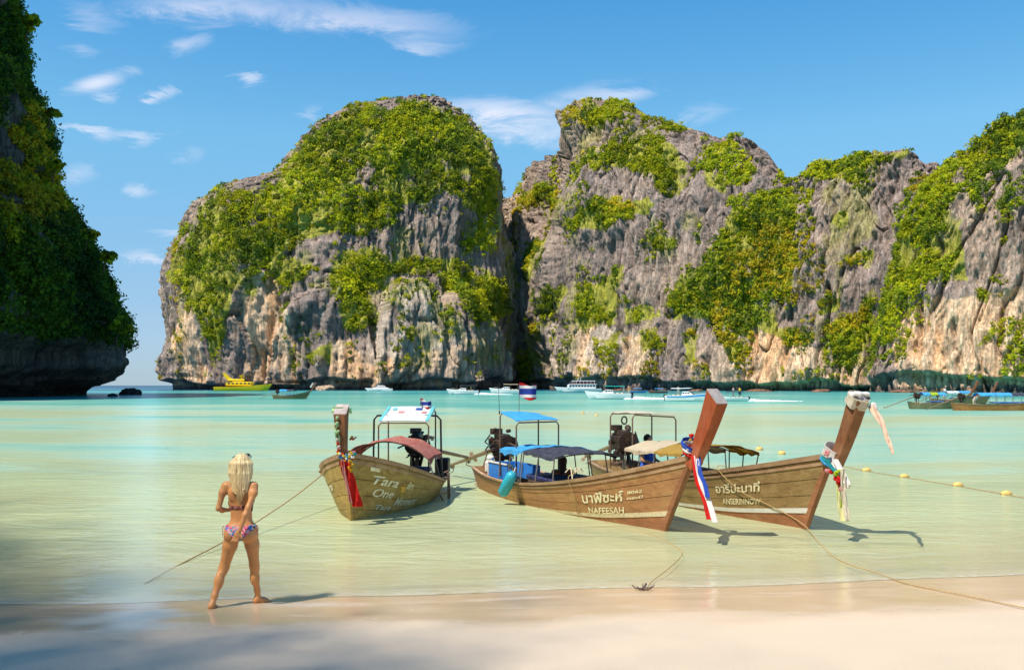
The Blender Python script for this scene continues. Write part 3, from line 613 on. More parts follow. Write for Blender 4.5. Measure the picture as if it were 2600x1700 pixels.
def mat_wood(name, base, dark, pale, scale=1.0, rough=.62, streak=(0.9, 7, 7), wear=.75):
    m = NT(name); vec = m.coords(streak)
    a = m.noise(vec, 1.6 * scale, 6, .65, .5); b_ = m.noise(m.coords((1, 1, 1)), 2.1 * scale, 5, .6, .3); gr = m.noise(m.coords((streak[0]*2, streak[1]*6, streak[2]*6)), 3.0, 3, .6)
    oi = m.n('ObjectInfo').outputs['Random']
    c = m.mix(m.ramp(a, [(.33, (0,)*3), (.62, (1,)*3)]), C3(dark), C3(base))
    c = m.mix(m.math('MULTIPLY', m.ramp(b_, [(.48, (0,)*3), (.72, (1,)*3)]), wear), c, C3(pale))
    c = m.mix(m.math('MULTIPLY', gr, .35), c, C3(dark))
    stn = m.noise(m.coords((.5, 1, 1)), 1.3 * scale, 5, .65, .6); c = m.mix(m.math('MULTIPLY', m.ramp(stn, [(.45, (0,)*3), (.68, (1,)*3)]), .45), c, C3((base[0] * .55, base[1] * .72, base[2] * .75)))
    hv = m.n('HueSaturation', {'Color': c, 'Value': m.n('MapRange', {'Value': oi, 'To Min': .86, 'To Max': 1.14}).outputs[0]}).outputs[0]
    rr = m.n('MapRange', {'Value': b_, 'From Min': .3, 'From Max': .7, 'To Min': rough - .12, 'To Max': rough + .2}).outputs[0]
    nb = m.bump(m.math('ADD', m.math('MULTIPLY', gr, .5), a), .35, .02)
    return m.end(m.n('BsdfPrincipled', {'Base Color': hv, 'Roughness': rr, 'Normal': nb, 'Specular IOR Level': .3}).outputs[0])
def mat_paint(name, c, rough=.45, var=.25, dirt=(.12, .09, .06), metal=0.0, scale=6.0, damt=.35):
    m = NT(name); a = m.noise(m.coords(), scale, 6, .62); b_ = m.noise(m.coords(), scale * 4.3, 4, .6)
    cc = m.mix(m.math('MULTIPLY', m.ramp(a, [(.45, (0,)*3), (.75, (1,)*3)]), damt), C3(c), C3(dirt))
    v = m.n('MapRange', {'Value': b_, 'From Min': .3, 'From Max': .7, 'To Min': 1 - var, 'To Max': 1 + var}).outputs[0]
    cc = m.n('HueSaturation', {'Color': cc, 'Value': v}).outputs[0]
    return m.end(m.n('BsdfPrincipled', {'Base Color': cc, 'Roughness': rough, 'Metallic': metal, 'Specular IOR Level': .35, 'Normal': m.bump(b_, .12, .01)}).outputs[0])
def mat_cloth(name, c, c2=None, tl=.3, scale=9.0):
    m = NT(name); a = m.noise(m.coords((1, 1, 1)), scale, 5, .6)
    cc = m.mix(m.ramp(a, [(.35, (0,)*3), (.65, (1,)*3)]), C3(c), C3(c2 or tuple(k * .78 for k in c)))
    wv = m.noise(m.coords(), 40, 2, .5)
    d = m.n('BsdfPrincipled', {'Base Color': cc, 'Roughness': .9, 'Specular IOR Level': .1, 'Normal': m.bump(m.math('ADD', a, m.math('MULTIPLY', wv, .3)), .3, .02)}); t = m.n('BsdfTranslucent', {'Color': cc})
    return m.end(m.n('MixShader', {0: tl, 1: d.outputs[0], 2: t.outputs[0]}).outputs[0])
def mat_glass(name, c=(.03, .045, .055)):
    m = NT(name); return m.end(m.n('BsdfPrincipled', {'Base Color': C3(c), 'Roughness': .08, 'Specular IOR Level': .6}).outputs[0])
def mat_stripes(name, stops, axis=2):
    m = NT(name); s = m.n('SeparateXYZ', {0: m.n('TexCoord').outputs['Generated']}).outputs[axis]
    c = m.ramp(s, stops, 'CONSTANT'); d = m.n('BsdfPrincipled', {'Base Color': c, 'Roughness': .85, 'Specular IOR Level': .1}); t = m.n('BsdfTranslucent', {'Color': c})
    return m.end(m.n('MixShader', {0: .3, 1: d.outputs[0], 2: t.outputs[0]}).outputs[0])
RED, WHT, BLU = (.62, .03, .03), (.82, .80, .78), (.035, .07, .36)
MT = dict(
    hull_a=mat_wood('weathered_olive_planks', (.46, .31, .085), (.23, .13, .038), (.58, .45, .18)),
    hull_b=mat_wood('brown_hull_planks', (.47, .225, .095), (.25, .115, .048), (.50, .33, .13)),
    hull_c=mat_wood('golden_hull_planks', (.42, .275, .11), (.21, .12, .045), (.54, .37, .16)),
    bottom=mat_wood('red_brown_bottom_paint', (.40, .155, .065), (.22, .09, .045), (.52, .30, .15)),
    rail=mat_wood('gunwale_timber', (.48, .29, .17), (.26, .14, .07), (.60, .43, .28)),
    post_red=mat_wood('red_bow_post_timber', (.40, .085, .025), (.24, .05, .018), (.46, .17, .09), streak=(7, 7, .9)),
    post_brown=mat_wood('brown_bow_post_timber', (.27, .105, .04), (.13, .05, .022), (.38, .20, .11), streak=(7, 7, .9)),
    post_end=mat_wood('grey_end_grain', (.46, .38, .36), (.25, .19, .17), (.60, .52, .50), streak=(6, 6, 6)),
    inner=mat_wood('dark_bilge_wood', (.10, .055, .03), (.045, .025, .015), (.16, .09, .05)),  # dark brown wood of the inner hull
    deck=mat_wood('deck_boards', (.27, .17, .095), (.13, .08, .045), (.36, .25, .15)),
    navy=mat_paint('navy_painted_boards', (.03, .035, .11), .6), blue=mat_paint('blue_painted_panel', (.03, .20, .60), .5, .2), white=mat_paint('white_paint', (.66, .64, .60), .5, .1, damt=.2),
    cream=mat_paint('cream_line_paint', (.66, .55, .36), .6, .2), engine=mat_paint('greasy_engine_metal', (.055, .036, .028), .5, .5, (.16, .07, .03), .45), black=mat_paint('black_engine_metal', (.016, .016, .018), .4, .4, (.07, .045, .03), .3),
    pipe=mat_paint('rusty_pipe', (.13, .085, .06), .55, .3, (.24, .10, .04), .3), steel=mat_paint('grey_pipe', (.20, .18, .16), .5, .2, (.2, .11, .06), .4), shaft=mat_paint('worn_shaft_pipe', (.26, .18, .10), .5, .3, (.1, .06, .03), .3),
    letter=mat_paint('cream_lettering', (.86, .78, .50), .6, .2, (.36, .22, .10), scale=11.0, damt=.75), lettery=mat_paint('yellow_lettering', (.75, .42, .05), .6, .2), letterg=mat_paint('pale_lettering', (.66, .62, .42), .6, .25, (.3, .25, .12)),
    tarp_blue=mat_cloth('blue_tarpaulin', (.06, .36, .72), (.10, .46, .80)), tarp_navy=mat_cloth('navy_canvas', (.03, .036, .055), (.07, .07, .09), .05), tarp_white=mat_cloth('white_sun_sheet', (.74, .76, .76), (.62, .72, .76)), tarp_red=mat_cloth('faded_red_canvas', (.46, .10, .08), (.52, .27, .20)),
    tarp_beige=mat_cloth('beige_canvas', (.66, .56, .40), (.58, .47, .32)), tarp_yellow=mat_cloth('yellow_canvas', (.56, .38, .09), (.48, .30, .07), .45), tarp_cyan=mat_cloth('cyan_trim_sheet', (.20, .66, .70)),
    red=mat_cloth('red_cloth', (.68, .025, .02), (.50, .02, .02)), cwhite=mat_cloth('white_cloth', (.80, .78, .75), (.70, .67, .64)), cblue=mat_cloth('blue_cloth', (.04, .10, .48)), peach=mat_cloth('peach_cloth', (.74, .54, .40), (.66, .46, .34)), teal=mat_cloth('teal_cloth', (.03, .34, .36)),
    cgreen=mat_cloth('pale_green_cloth', (.50, .72, .40), (.40, .64, .36)), yellow=mat_cloth('yellow_cloth', (.78, .52, .03)), lemon=mat_cloth('lemon_cloth', (.74, .70, .34), (.66, .64, .36)), pink=mat_cloth('pink_cloth', (.72, .30, .30)), cream_cloth=mat_cloth('cream_cloth', (.78, .70, .55)),
    fender=mat_paint('turquoise_vinyl', (.03, .36, .48), .35, .12, (.02, .2, .28)), rope=mat_cloth('hemp_rope', (.48, .33, .15), (.36, .24, .11), 0, 30), rope_pale=mat_cloth('pale_nylon_rope', (.72, .62, .42), (.6, .5, .32), 0, 30), float=mat_paint('orange_yellow_float', (.72, .46, .13), .5, .15),
    flag=mat_stripes('striped_flag_cloth', [(0, RED), (.167, WHT), (.333, BLU), (.667, WHT), (.833, RED)]), glass=mat_glass('dark_window_glass'), gel=mat_paint('white_gelcoat', (.80, .80, .79), .25, .05, damt=.1), gelblue=mat_paint('blue_gelcoat', (.05, .28, .62), .3, .1, damt=.1),
    yellowhull=mat_paint('yellow_hull_paint', (.85, .54, .01), .35, .08, damt=.12), tealtop=mat_cloth('teal_canopy_cloth', (.03, .42, .36)), olive=mat_paint('olive_bottom_paint', (.20, .20, .05), .5), brown=mat_paint('brown_cabin_paint', (.16, .06, .04), .5), lime=mat_cloth('lime_cloth', (.45, .60, .04)), orange_wood=mat_wood('orange_varnished_planks', (.46, .19, .045), (.28, .10, .03), (.58, .32, .12)), green_wood=mat_wood('green_grey_planks', (.20, .19, .09), (.10, .10, .05), (.30, .28, .15)), foam=mat_paint('sea_foam', (.82, .85, .85), .8, .05, damt=0), skin_far=mat_paint('tanned_skin', (.42, .22, .12), .5, .08, damt=.05), hair_dark=mat_paint('dark_hair', (.018, .013, .010), .5, .3), hair_brown=mat_paint('brown_hair', (.085, .034, .016), .5, .3))
def plaid():
    m = NT('orange_plaid_cloth'); v = m.coords((1, 1, 1))
    w = m.n('TexChecker', {'Vector': v, 'Scale': 22.0, 'Color1': C3((.75, .17, .05)), 'Color2': C3((.28, .06, .03))}).outputs[0]
    return m.end(m.n('BsdfPrincipled', {'Base Color': w, 'Roughness': .9}).outputs[0])
MT['plaid'] = plaid()

# ------------------------------------------------------------------ wooden long-tail boats
class Boat:
    def __init__(s, name, label, foot, heading, L, B, sheer, ov, group, keel=-.22, fmap=None):
        h = Vector((heading[0], heading[1], 0)).normalized(); s.h = h; s.p = Vector((-h.y, h.x, 0)); s.O = Vector((foot[0], foot[1], 0)); s.L, s.B, s.ov, s.keel = L, B, ov, keel
        s.ss = np.array([0, .15, .3, .45, .6, .75, .88, .96, 1.0]); s.fb = np.array(fmap or [.62, .83, .95, 1.0, .96, .79, .48, .19, .045]); s.sheer = np.array(sheer)
        s.root = empty(name, s.O, math.atan2(h.y, h.x)); tag(s.root, label, 'boat', group)
    def itp(s, arr, q):
        # smooth (Catmull-Rom) reading of a station table
        x = s.ss; q = min(max(q, 0), 1); i = min(int(np.searchsorted(x, q, 'right')) - 1, len(x) - 2); i = max(i, 0)
        t = (q - x[i]) / (x[i+1] - x[i]); p0 = arr[i]; p1 = arr[i+1]
        m0 = (arr[i+1] - arr[i-1]) / (x[i+1] - x[i-1]) if i > 0 else (p1 - p0) / (x[1] - x[0]); m1 = (arr[i+2] - arr[i]) / (x[i+2] - x[i]) if i + 2 < len(x) else (p1 - p0) / (x[i+1] - x[i])
        d = x[i+1] - x[i]; return (2*t**3-3*t**2+1)*p0 + (t**3-2*t**2+t)*d*m0 + (-2*t**3+3*t**2)*p1 + (t**3-t**2)*d*m1
    def pt(s, q, t, side, off=0.0):
        zs = s.itp(s.sheer, q); zb = s.keel + .10 * max(0, q - .8) / .2; z = zb + (zs - zb) * t
        x = -s.L * (1 - q) + s.ov * max(t, 0) ** 1.05 * q ** 5 - .22 * t * (1 - q) ** 5
        g = (.66 + .34 * max(t, 0) ** .75) if q < .5 else ((.66 - .36 * (q - .5) / .5) + (.34 + .36 * (q - .5) / .5) * max(t, 0) ** .8)
        y = s.B / 2 * s.itp(s.fb, q) * g + off
        return Vector((x, side * y, z))
    def strip(s, t0, t1, side, off, th, q0=0.0, q1=1.0, n=26, rows=2):
        """a strake: closed slab following the hull"""
        qs = [q0 + (q1 - q0) * (1 - (1 - i / n) ** 1.5) for i in range(n + 1)]; m = MB(); rings = []
        for q in qs:
            o = [s.pt(q, t0 + (t1 - t0) * k / rows, side, off) for k in range(rows + 1)]; i_ = [s.pt(q, t0 + (t1 - t0) * k / rows, side, off - th) for k in range(rows, -1, -1)]
            for w in i_:
                if w.y * side < .004: w.y = side * .004
            rings.append(o + i_ if side < 0 else (o + i_)[::-1])
        m.loft(rings); return m
    def loc(s, px, py, lat):
        """photo position -> point on the boat's own lengthwise plane at lateral offset lat (boat coordinates)"""
        d = Vector(((px - CX) / FPX, 1.0, (HY - py) / FPX)); o = Vector((0, 0, CAMH)) - s.O; k = (lat - o.dot(s.p)) / d.dot(s.p); w = o + d * k
        return Vector((w.dot(s.h), lat, w.z))
    def hull(s, wood, seams=(0, .27, .50, .72, .93), bottom='bottom', bottom_n=1, line=True, rail='rail'):
        rt = s.root; m = MB()
        for side in (-1, 1): pass
        n = 30; rings = []
        for i in range(n + 1):
            q = 1 - (1 - i / n) ** 1.4; a = [s.pt(q, t, -1, -.035) for t in (.985, .7, .4, .1, .0)]; b = [s.pt(q, t, 1, -.035) for t in (0, .1, .4, .7, .985)]
            for w in a: w.y = min(w.y, -.003)
            for w in b: w.y = max(w.y, .003)
            a_in = [Vector((w.x, w.y * (1 - .05 / max(abs(w.y), .06)), w.z + (.05 if k == 4 else 0))) for k, w in enumerate(a)]; b_in = [Vector((w.x, w.y * (1 - .05 / max(abs(w.y), .06)), w.z + (.05 if k == 0 else 0))) for k, w in enumerate(b)]
            rings.append(a + b + b_in[::-1] + a_in[::-1])
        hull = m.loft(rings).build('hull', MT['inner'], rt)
        for side in (-1, 1):
            for k in range(len(seams) - 1):
                mt = MT[bottom] if k < bottom_n else MT[wood]
                s.strip(seams[k] + .0035, seams[k+1] - .0035, side, .003 * (k % 2) + random.uniform(0, .003), .03).build('plank', mt, hull)
            s.strip(.935, 1.0, side, .030, .075, rows=1).build('gunwale', MT[rail], rt)
            s.strip(.86, .90, side, .018, .03, rows=1).build('rub_strake', MT[rail], rt)
            if line: s.strip(seams[1] - .03, seams[1] + .035, side, .010, .014, q0=.12, q1=.992, rows=1).build('waterline_stripe', MT['cream' if s.B < 1.8 else 'white'], rt)
        # transom, deck boards, benches, ribs
        a = [s.pt(0, t, -1) for t in (1, .5, 0)] + [s.pt(0, t, 1) for t in (0, .5, 1)]; m = MB(); m.loft([[p + Vector((-.03, 0, 0)) for p in a], [p + Vector((.02, 0, 0)) for p in a]]); m.build('transom', MT[wood], rt)
        for k in range(7):
            y = (k - 3) * .17 * s.B / 1.9; m = MB(); q1 = .80 - .10 * abs(k - 3) / 3
            pts = []
            for i in range(9):
                q = .03 + (q1 - .03) * i / 8; pts.append(Vector((-s.L * (1 - q), y * min(1, s.itp(s.fb, q) * 1.05), s.keel + .20)))
            m.sheet([[p + Vector((0, -.07, 0)), p + Vector((0, .07, 0))] for p in pts], .025).build('floor_board', MT['deck'], rt)
        for q in (.22, .42, .60, .76):
            z = s.keel + (s.itp(s.sheer, q) - s.keel) * .72; w = s.pt(q, .72, 1).y - .05; MB().box((-s.L * (1 - q), 0, z), (.26, 2 * w, .035), bev=.008).build('bench', MT['deck'], rt)
        for k in range(9):
            q = .10 + .08 * k; m = MB(); pts = [s.pt(q, t, -1, -.075) for t in (.95, .6, .3, .08)] + [s.pt(q, t, 1, -.075) for t in (.08, .3, .6, .95)]; m.tube(pts, .022, 5).build('rib', MT['inner'], hull)
        # foredeck
        g = []
        for i in range(9):
            q = .82 + .172 * i / 8; a = s.pt(q, .94, -1, -.06); b = s.pt(q, .94, 1, -.06); a.y = min(a.y, -.01); b.y = max(b.y, .01); g.append([a, (a + b) / 2 + Vector((0, 0, .02)), b])
        MB().sheet(g, .03).build('foredeck', MT['deck'], rt)
        # cutwater timber
        m = MB(); rings = []
        for t in np.linspace(-.02, 1.03, 9):
            p = s.pt(1, max(t, 0), 1); p.y = 0; p.z = s.keel + .1 + (s.sheer[-1] - s.keel - .1) * t; w = .045 + .02 * t; rings.append([p + Vector((-.10, -w, 0)), p + Vector((.03, -w * .8, 0)), p + Vector((.05, 0, 0)), p + Vector((.03, w * .8, 0)), p + Vector((-.10, w, 0))])
        m.loft(rings).build('stem', MT[wood if bottom_n == 0 else bottom], rt); return hull
    def post(s, p0, p1, w0, w1, d0, d1, mat, cap=None, cut=0.0):
        """bow post: tapering squared timber from p0 to p1 (boat coordinates), wider at the top"""
        m = MB(); rings = []; ax = (p1 - p0).normalized(); f = Vector((0, 1, 0)).cross(ax).normalized() * -1; c = .18
        for i in range(7):
            t = i / 6; p = p0.lerp(p1, t) + f * (-.03 * math.sin(math.pi * t)); w = (w0 + (w1 - w0) * t) / 2; d = (d0 + (d1 - d0) * t) / 2; y = Vector((0, 1, 0)); r_ = []
            for sx, sy, k in ((-1,-1,0),(-1,-1,1),(1,-1,1),(1,-1,0),(1,1,0),(1,1,1),(-1,1,1),(-1,1,0)):
                e = .012
                r_.append(p + f * (sx * (d - (e if k else 0))) + y * (sy * (w - (0 if k else e))) - ax * (cut * max(-sx, 0) * (i == 6)))
            rings.append(r_)
        o = m.loft(rings).build('bow_post', MT[mat], s.root)
        if cap:
            m = MB(); r0 = [q + ax * .001 for q in rings[-1]]; r1 = [q + ax * .012 for q in rings[-1]]; m.loft([r0, r1]).build('end_cap', MT[cap], o)
        return o
    def engine(s, base, top_z, size, tip, mat='engine', tiller=.9):
        """car engine on a pivot with the long propeller shaft running aft to tip"""
        rt = s.root; c = Vector((base.x, base.y, top_z - size * .5)); m = MB(); k = size
        m.box(c, (k * 1.05, k * .62, k * .55), bev=.04).box(c + Vector((0, 0, k * .36)), (k * .9, k * .34, k * .24), bev=.03).box(c + Vector((.05, 0, -k * .36)), (k * .7, k * .42, k * .24), bev=.03)
        for i in range(4): m.tube([c + Vector((-k*.33 + i * k*.22, k*.2, k*.2)), c + Vector((-k*.33 + i*k*.22, k*.42, k*.30))], k*.07, 7)
        for i in range(5): m.box(c + Vector((-k*.4 + i*k*.2, -k*.33, random.uniform(-.12, .16)*k)), (k*.16, k*.10, k*.20), bev=.015)
        e = m.build('engine', MT[mat], rt)
        MB().tube([c + Vector((-k*.30, -k*.12, k*.45)), c + Vector((-k*.30, -k*.12, k*.66))], k*.24, 14).build('air_filter', MT[mat], e)
        m = MB(); m.tube([c + Vector((k*.52, 0, .02)), c + Vector((k*.60, 0, .02))], k*.40, 16); m.tube([c + Vector((k*.60, 0, .02)), c + Vector((k*.66, 0, .02))], k*.12, 10).build('flywheel', MT[mat], e)
        m = MB(); m.tube([c + Vector((.0, k*.40, k*.30)), c + Vector((-k*.3, k*.5, k*.30)), c + Vector((-k*.7, k*.48, k*.20)), c + Vector((-k*.95, k*.46, k*.26))], k*.065, 8).build('exhaust_pipe', MT['pipe'], e)
        m = MB()
        for j in range(7):
            a = c + Vector((random.uniform(-.45, .45)*k, random.choice((-1, 1))*k*.36, random.uniform(-.2, .45)*k)); b = c + Vector((random.uniform(-.5, .5)*k, random.choice((-1, 1))*k*.40, random.uniform(-.5, .1)*k)); m.tube([a, (a+b)/2 + Vector((0, random.choice((-1, 1))*k*.16, -k*.1)), b], k*.028, 5)
        m.build('hoses', MT['black'], e)
        m = MB()
        for j in range(16):
            a = c + Vector((random.uniform(-.55, .55)*k, random.uniform(-.42, .42)*k, random.uniform(-.45, .62)*k)); m.box(a, (k*random.uniform(.10, .26), k*random.uniform(.08, .2), k*random.uniform(.08, .22)), rot=Quaternion((random.random(), random.random(), random.random(), 1)).normalized(), bev=.012)
        for j in range(3): a = c + Vector((-.3*k + .3*k*j, random.uniform(-.3, .3)*k, -.35*k)); m.tube([a, a + Vector((random.uniform(-.1, .1), random.uniform(-.15, .15), -.55*k))], k*.07, 7)
        tag(m.build('fittings', MT[mat], e), kind='stuff')
        MB().tube([Vector((base.x, base.y, base.z)), c + Vector((0, 0, -k*.45))], [.07, .05], 8).box(Vector((base.x, base.y, base.z + .03)), (.3, .5, .08), bev=.01).build('engine_mount', MT['pipe'], rt)
        a = c + Vector((-k*.5, 0, -k*.1)); b = Vector(tip)
        sh = MB().tube([a, a.lerp(b, .3), a.lerp(b, .7), b], [.055, .05, .04, .032], 8).build('propeller_shaft', MT['shaft'], rt)
        m = MB(); ax = (b - a).normalized(); u = ax.orthogonal().normalized(); w = ax.cross(u)
        for j in range(3):
            an = 2*math.pi*j/3; d = u*math.cos(an) + w*math.sin(an); n_ = ax.cross(d)
            m.sheet([[b + d*.03 - n_*.02, b + d*.03 + n_*.02 + ax*.02], [b + d*.10 - n_*.05, b + d*.10 + n_*.05 + ax*.03], [b + d*.16 - n_*.03, b + d*.16 + n_*.04 + ax*.03]], .008)
        m.tube([b - ax*.05, b + ax*.06], [.035, .02], 8); m.build('propeller', MT['shaft'], sh)
        f0 = a.lerp(b, .88); MB().tube([f0 + Vector((0, 0, -.02)), f0 + Vector((-.08, 0, -.20)), b + Vector((0, 0, -.20))], .012, 6).build('skeg', MT['shaft'], sh)
        MB().tube([c + Vector((k*.3, 0, k*.1)), c + Vector((k*.9, -.05, k*.16)), c + Vector((k*.9 + tiller, -.12, k*.05))], .018, 6).build('tiller', MT['pipe'], rt)
        return e
    def canopy(s, x0, x1, hw, z0, z1, rise, mat, name='canopy', nx=9, ny=13, sag=.03, valance=.06, frame='steel', seed=0, posts=True, dz=0.0):
        """arched cloth from x0 (aft) to x1 on pipe hoops"""
        rt = s.root; g = []; rg = random.Random(seed)
        for i in range(nx):
            u = i / (nx - 1); x = x0 + (x1 - x0) * u; zb = z0 + (z1 - z0) * u; row = []
            for j in range(ny):
                w = -1 + 2 * j / (ny - 1); z = zb + rise * (1 - abs(w) ** 2.2) - sag * math.sin(u * math.pi * 2) ** 2 * (.4 + .6 * (1 - w * w)) + .012 * math.sin(w * 9 + u * 5 + seed) + rg.uniform(-.012, .012)
                row.append(Vector((x, w * hw, z)))
            row = [row[0] + Vector((0, -.01, -valance * rg.uniform(.5, 1.2)))] + row + [row[-1] + Vector((0, .01, -valance * rg.uniform(.5, 1.2)))]
            g.append(row)
        c = MB().sheet(g, .008).build(name, MT[mat], rt)
        for u in (0.02, .5, .98):
            x = x0 + (x1 - x0) * u; zb = z0 + (z1 - z0) * u - .02; pts = [Vector((x, (-1 + 2*j/10) * hw, zb + rise * (1 - abs(-1 + 2*j/10) ** 2.2))) for j in range(11)]
            MB().tube(pts, .013, 6).build('canopy_hoop', MT[frame], rt)
            if posts:
                for sd in (-1, 1):
                    q = min(max(1 + x / s.L, 0), 1); b = s.pt(q, .95, sd, -.05); MB().tube([Vector((x, sd * hw, zb)), Vector((x, b.y, b.z))], .014, 6).build('canopy_post', MT[frame], rt)
        return c
    def roof(s, cs, mat, foot_z, frame='pipe', name='roof', legs=True):
        """flat sheet on four bent pipe legs; cs = corners aft-starboard, fwd-starboard, fwd-port, aft-port"""
        rt = s.root; A, B_, C_, D = cs; g = []
        for i in range(6):
            g.append([A.lerp(B_, i/5).lerp(D.lerp(C_, i/5), j/7) + Vector((0, 0, .02 * math.sin(j/7*math.pi) - .012 * math.sin(i/5*math.pi*2))) for j in range(8)])
        o = MB().sheet(g, .012).build(name, MT[mat], rt)
        for P, Q in ((A, D), (B_, C_)):
            lo = Vector((0, 0, .03)); pts = [Vector((P.x, P.y, foot_z)), Vector((P.x, P.y, P.z - .10)), P.lerp(Q, .05) - lo, P.lerp(Q, .95) - lo, Vector((Q.x, Q.y, Q.z - .10)), Vector((Q.x, Q.y, foot_z))]
            MB().tube(pts, .017, 7).build('roof_frame', MT[frame], rt)
        return o
    def text(s, body, q0, t0, size, side, mat, width=None, name='lettering', off=.014, shear=0.0):
        cu = bpy.data.curves.new('txt', 'FONT'); cu.body = body; cu.size = 1.0; cu.shear = shear; cu.offset = .02; cu.resolution_u = 3; ob = bpy.data.objects.new('txt', cu); COL.objects.link(ob)
        bpy.context.view_layer.update(); me = bpy.data.meshes.new_from_object(ob.evaluated_get(bpy.context.evaluated_depsgraph_get())); bpy.data.objects.remove(ob); bpy.data.curves.remove(cu)
        bm = bmesh.new(); bm.from_mesh(me); bmesh.ops.subdivide_edges(bm, edges=[e for e in bm.edges if e.calc_length() > .35], cuts=1); bmesh.ops.triangulate(bm, faces=bm.faces[:])
        xs = [v.co.x for v in bm.verts]; w0, w1 = min(xs), max(xs); k = (width / (w1 - w0)) if width else size
        for v in bm.verts:
            u = (v.co.x - w0) * k; hgt = v.co.y * size; q = q0 + (u / s.L if side < 0 else -u / s.L); zs = s.itp(s.sheer, q) - s.keel; t = t0 + (hgt / zs)
            v.co = s.pt(q, t, side, off)
        bm.to_mesh(me); bm.free(); me.materials.clear(); me.materials.append(MT[mat]); o = link(name, me, s.root); return o
    def w(s, p): return s.O + s.h * p.x + s.p * p.y + Vector((0, 0, p.z))

# ------------------------------------------------------------------ the three moored boats
GB = 'long-tail boats moored in the shallows'
def strip_cloth(m, path, w, side, th=.006, ripple=.012, n=16, seed=0, flare=1.0):
    P = [Vector(p) for p in path]; rg = random.Random(seed); ph = rg.uniform(0, 6); side = Vector(side).normalized(); g = []
    for i in range(n + 1):
        t = i / n * (len(P) - 1); k = min(int(t), len(P) - 2); u = t - k
        p0, p1, p2, p3 = P[max(k-1, 0)], P[k], P[k+1], P[min(k+2, len(P)-1)]
        p = .5 * ((2*p1) + (p2-p0)*u + (2*p0-5*p1+4*p2-p3)*u*u + (3*p1-p0-3*p2+p3)*u**3)
        ww = w * (1 + (flare - 1) * i / n); nrm = side.cross(Vector((0, 0, 1))).normalized()
        g.append([p + side * ww * (j/4 - .5) + nrm * ripple * math.sin(j * 1.9 + i * .55 + ph) for j in range(5)])
    m.sheet(g, th); return m
def band(m, b, centre, r0, w, up, n=14, wob=.01, seed=0):
    """cloth wound round a post: centre point, radii, axis up"""
    rg = random.Random(seed); a = up.orthogonal().normalized(); c = up.cross(a); g = []
    for i in range(n + 1):
        an = 2 * math.pi * i / n; k = rg.uniform(-wob, wob) if i < n else 0
        g.append([centre + (a * math.cos(an) + c * math.sin(an)) * (r0 + .012 * math.sin(j * 2.2) + k) + up * (w * (j/3 - .5)) for j in range(4)])
    g[-1] = g[0]; m.sheet(g, .008); return m
def flower(m, c, r, n=7, seed=0):
    rg = random.Random(seed)
    for i in range(n):
        d = Vector((rg.gauss(0, 1), rg.gauss(0, 1), rg.gauss(0, 1))).normalized(); m.ball(c + d * r * .6, (r * .55, r * .55, r * .45), 6, 4)
    return m
def group_thing(name, label, cat, loc, group=None):
    o = empty(name, loc); tag(o, label, cat, group); return o
def rel(o, pts): return [Vector(p) - o.location for p in pts]

# --- boat with red bow post (middle)
b2 = Boat('longtail_boat', 'brown wooden long-tail boat with tall red bow post and blue canopies', (2.448, 15.34), (.40, -.916), 6.95, 1.75, [.50, .42, .41, .45, .56, .74, .98, 1.18, 1.29], .89, GB)
b2.hull('hull_b', seams=(0, .30, .53, .74, .93), line=True)
pa, pb = b2.loc(1757, 1165, 0), b2.loc(1822, 1003, 0)
b2.post(pa + Vector((0, 0, -.12)), pb, .15, .20, .20, .34, 'post_red', 'post_end', cut=.05)
eb = b2.loc(1283, 1195, 0)
b2.engine(Vector((-6.62, -.02, .40)), 1.27, .60, b2.loc(1140, 1182, -.1))
cs = [b2.loc(1270, 1045, -.55), b2.loc(1311, 1069, -.55), b2.loc(1418, 1066, .5), b2.loc(1367, 1049, .5)]
b2.roof(cs, 'tarp_blue', .42)
ca = b2.loc(1292, 1140, -.8); cb = b2.loc(1572, 1138, .55)
b2.canopy(-5.1, -3.95, .72, 1.02, 1.06, .07, 'tarp_blue', seed=2, valance=.10)
b2.canopy(-3.9, -2.5, .72, 1.05, 1.02, .07, 'tarp_navy', seed=3, valance=.06)
m = MB().box((-5.55, -.50, .50), (1.30, .04, .34), bev=.01).box((-5.55, .10, .50), (1.3, .04, .34), bev=.01).box((-6.18, -.2, .50), (.04, .6, .34), bev=.01); bx = m.build('locker', MT['blue'], b2.root, label='blue painted locker panels')
MB().box((-5.55, -.525, .68), (1.36, .03, .04), bev=.008).box((-6.22, -.525, .50), (.04, .03, .36), bev=.008).box((-4.88, -.525, .50), (.04, .03, .36), bev=.008).build('locker_trim', MT['white'], bx)
MB().box((-3.5, 0, .52), (1.6, 1.0, .10), bev=.03).build('seat_cushion', MT['navy'], b2.root)
m = MB(); pc = Vector((-6.35, -.25, .98)); m.tube([pc + Vector((0, math.cos(a)*.20, math.sin(a)*.05)) for a in np.linspace(0, 2*math.pi, 17)], .014, 6, cap=False); m.tube([pc, pc + Vector((.02, 0, -.45))], .02, 6); m.tube([pc + Vector((0, -.2, 0)), pc + Vector((0, .2, 0))], .012, 5).build('steering_wheel', MT['black'], b2.root)
m = MB().box((-6.35, -.42, .55), (.26, .22, .34), bev=.07).ball((-6.35, -.42, .74), (.10, .09, .07)); m.build('fuel_can', MT['white'], b2.root, label='white plastic fuel can beside the engine')
MB().tube([Vector((-6.95, -.35, .5)), Vector((-7.05, -.2, .85)), Vector((-7.05, .2, .85)), Vector((-6.95, .35, .5))], .02, 6).build('stern_rail', MT['pipe'], b2.root)
MB().sheet([[Vector((-7.0, -.4, .06)), Vector((-7.0, .4, .06))], [Vector((-7.5, -.35, .05)), Vector((-7.5, .35, .05))]], .04).build('stern_platform', MT['rail'], b2.root)
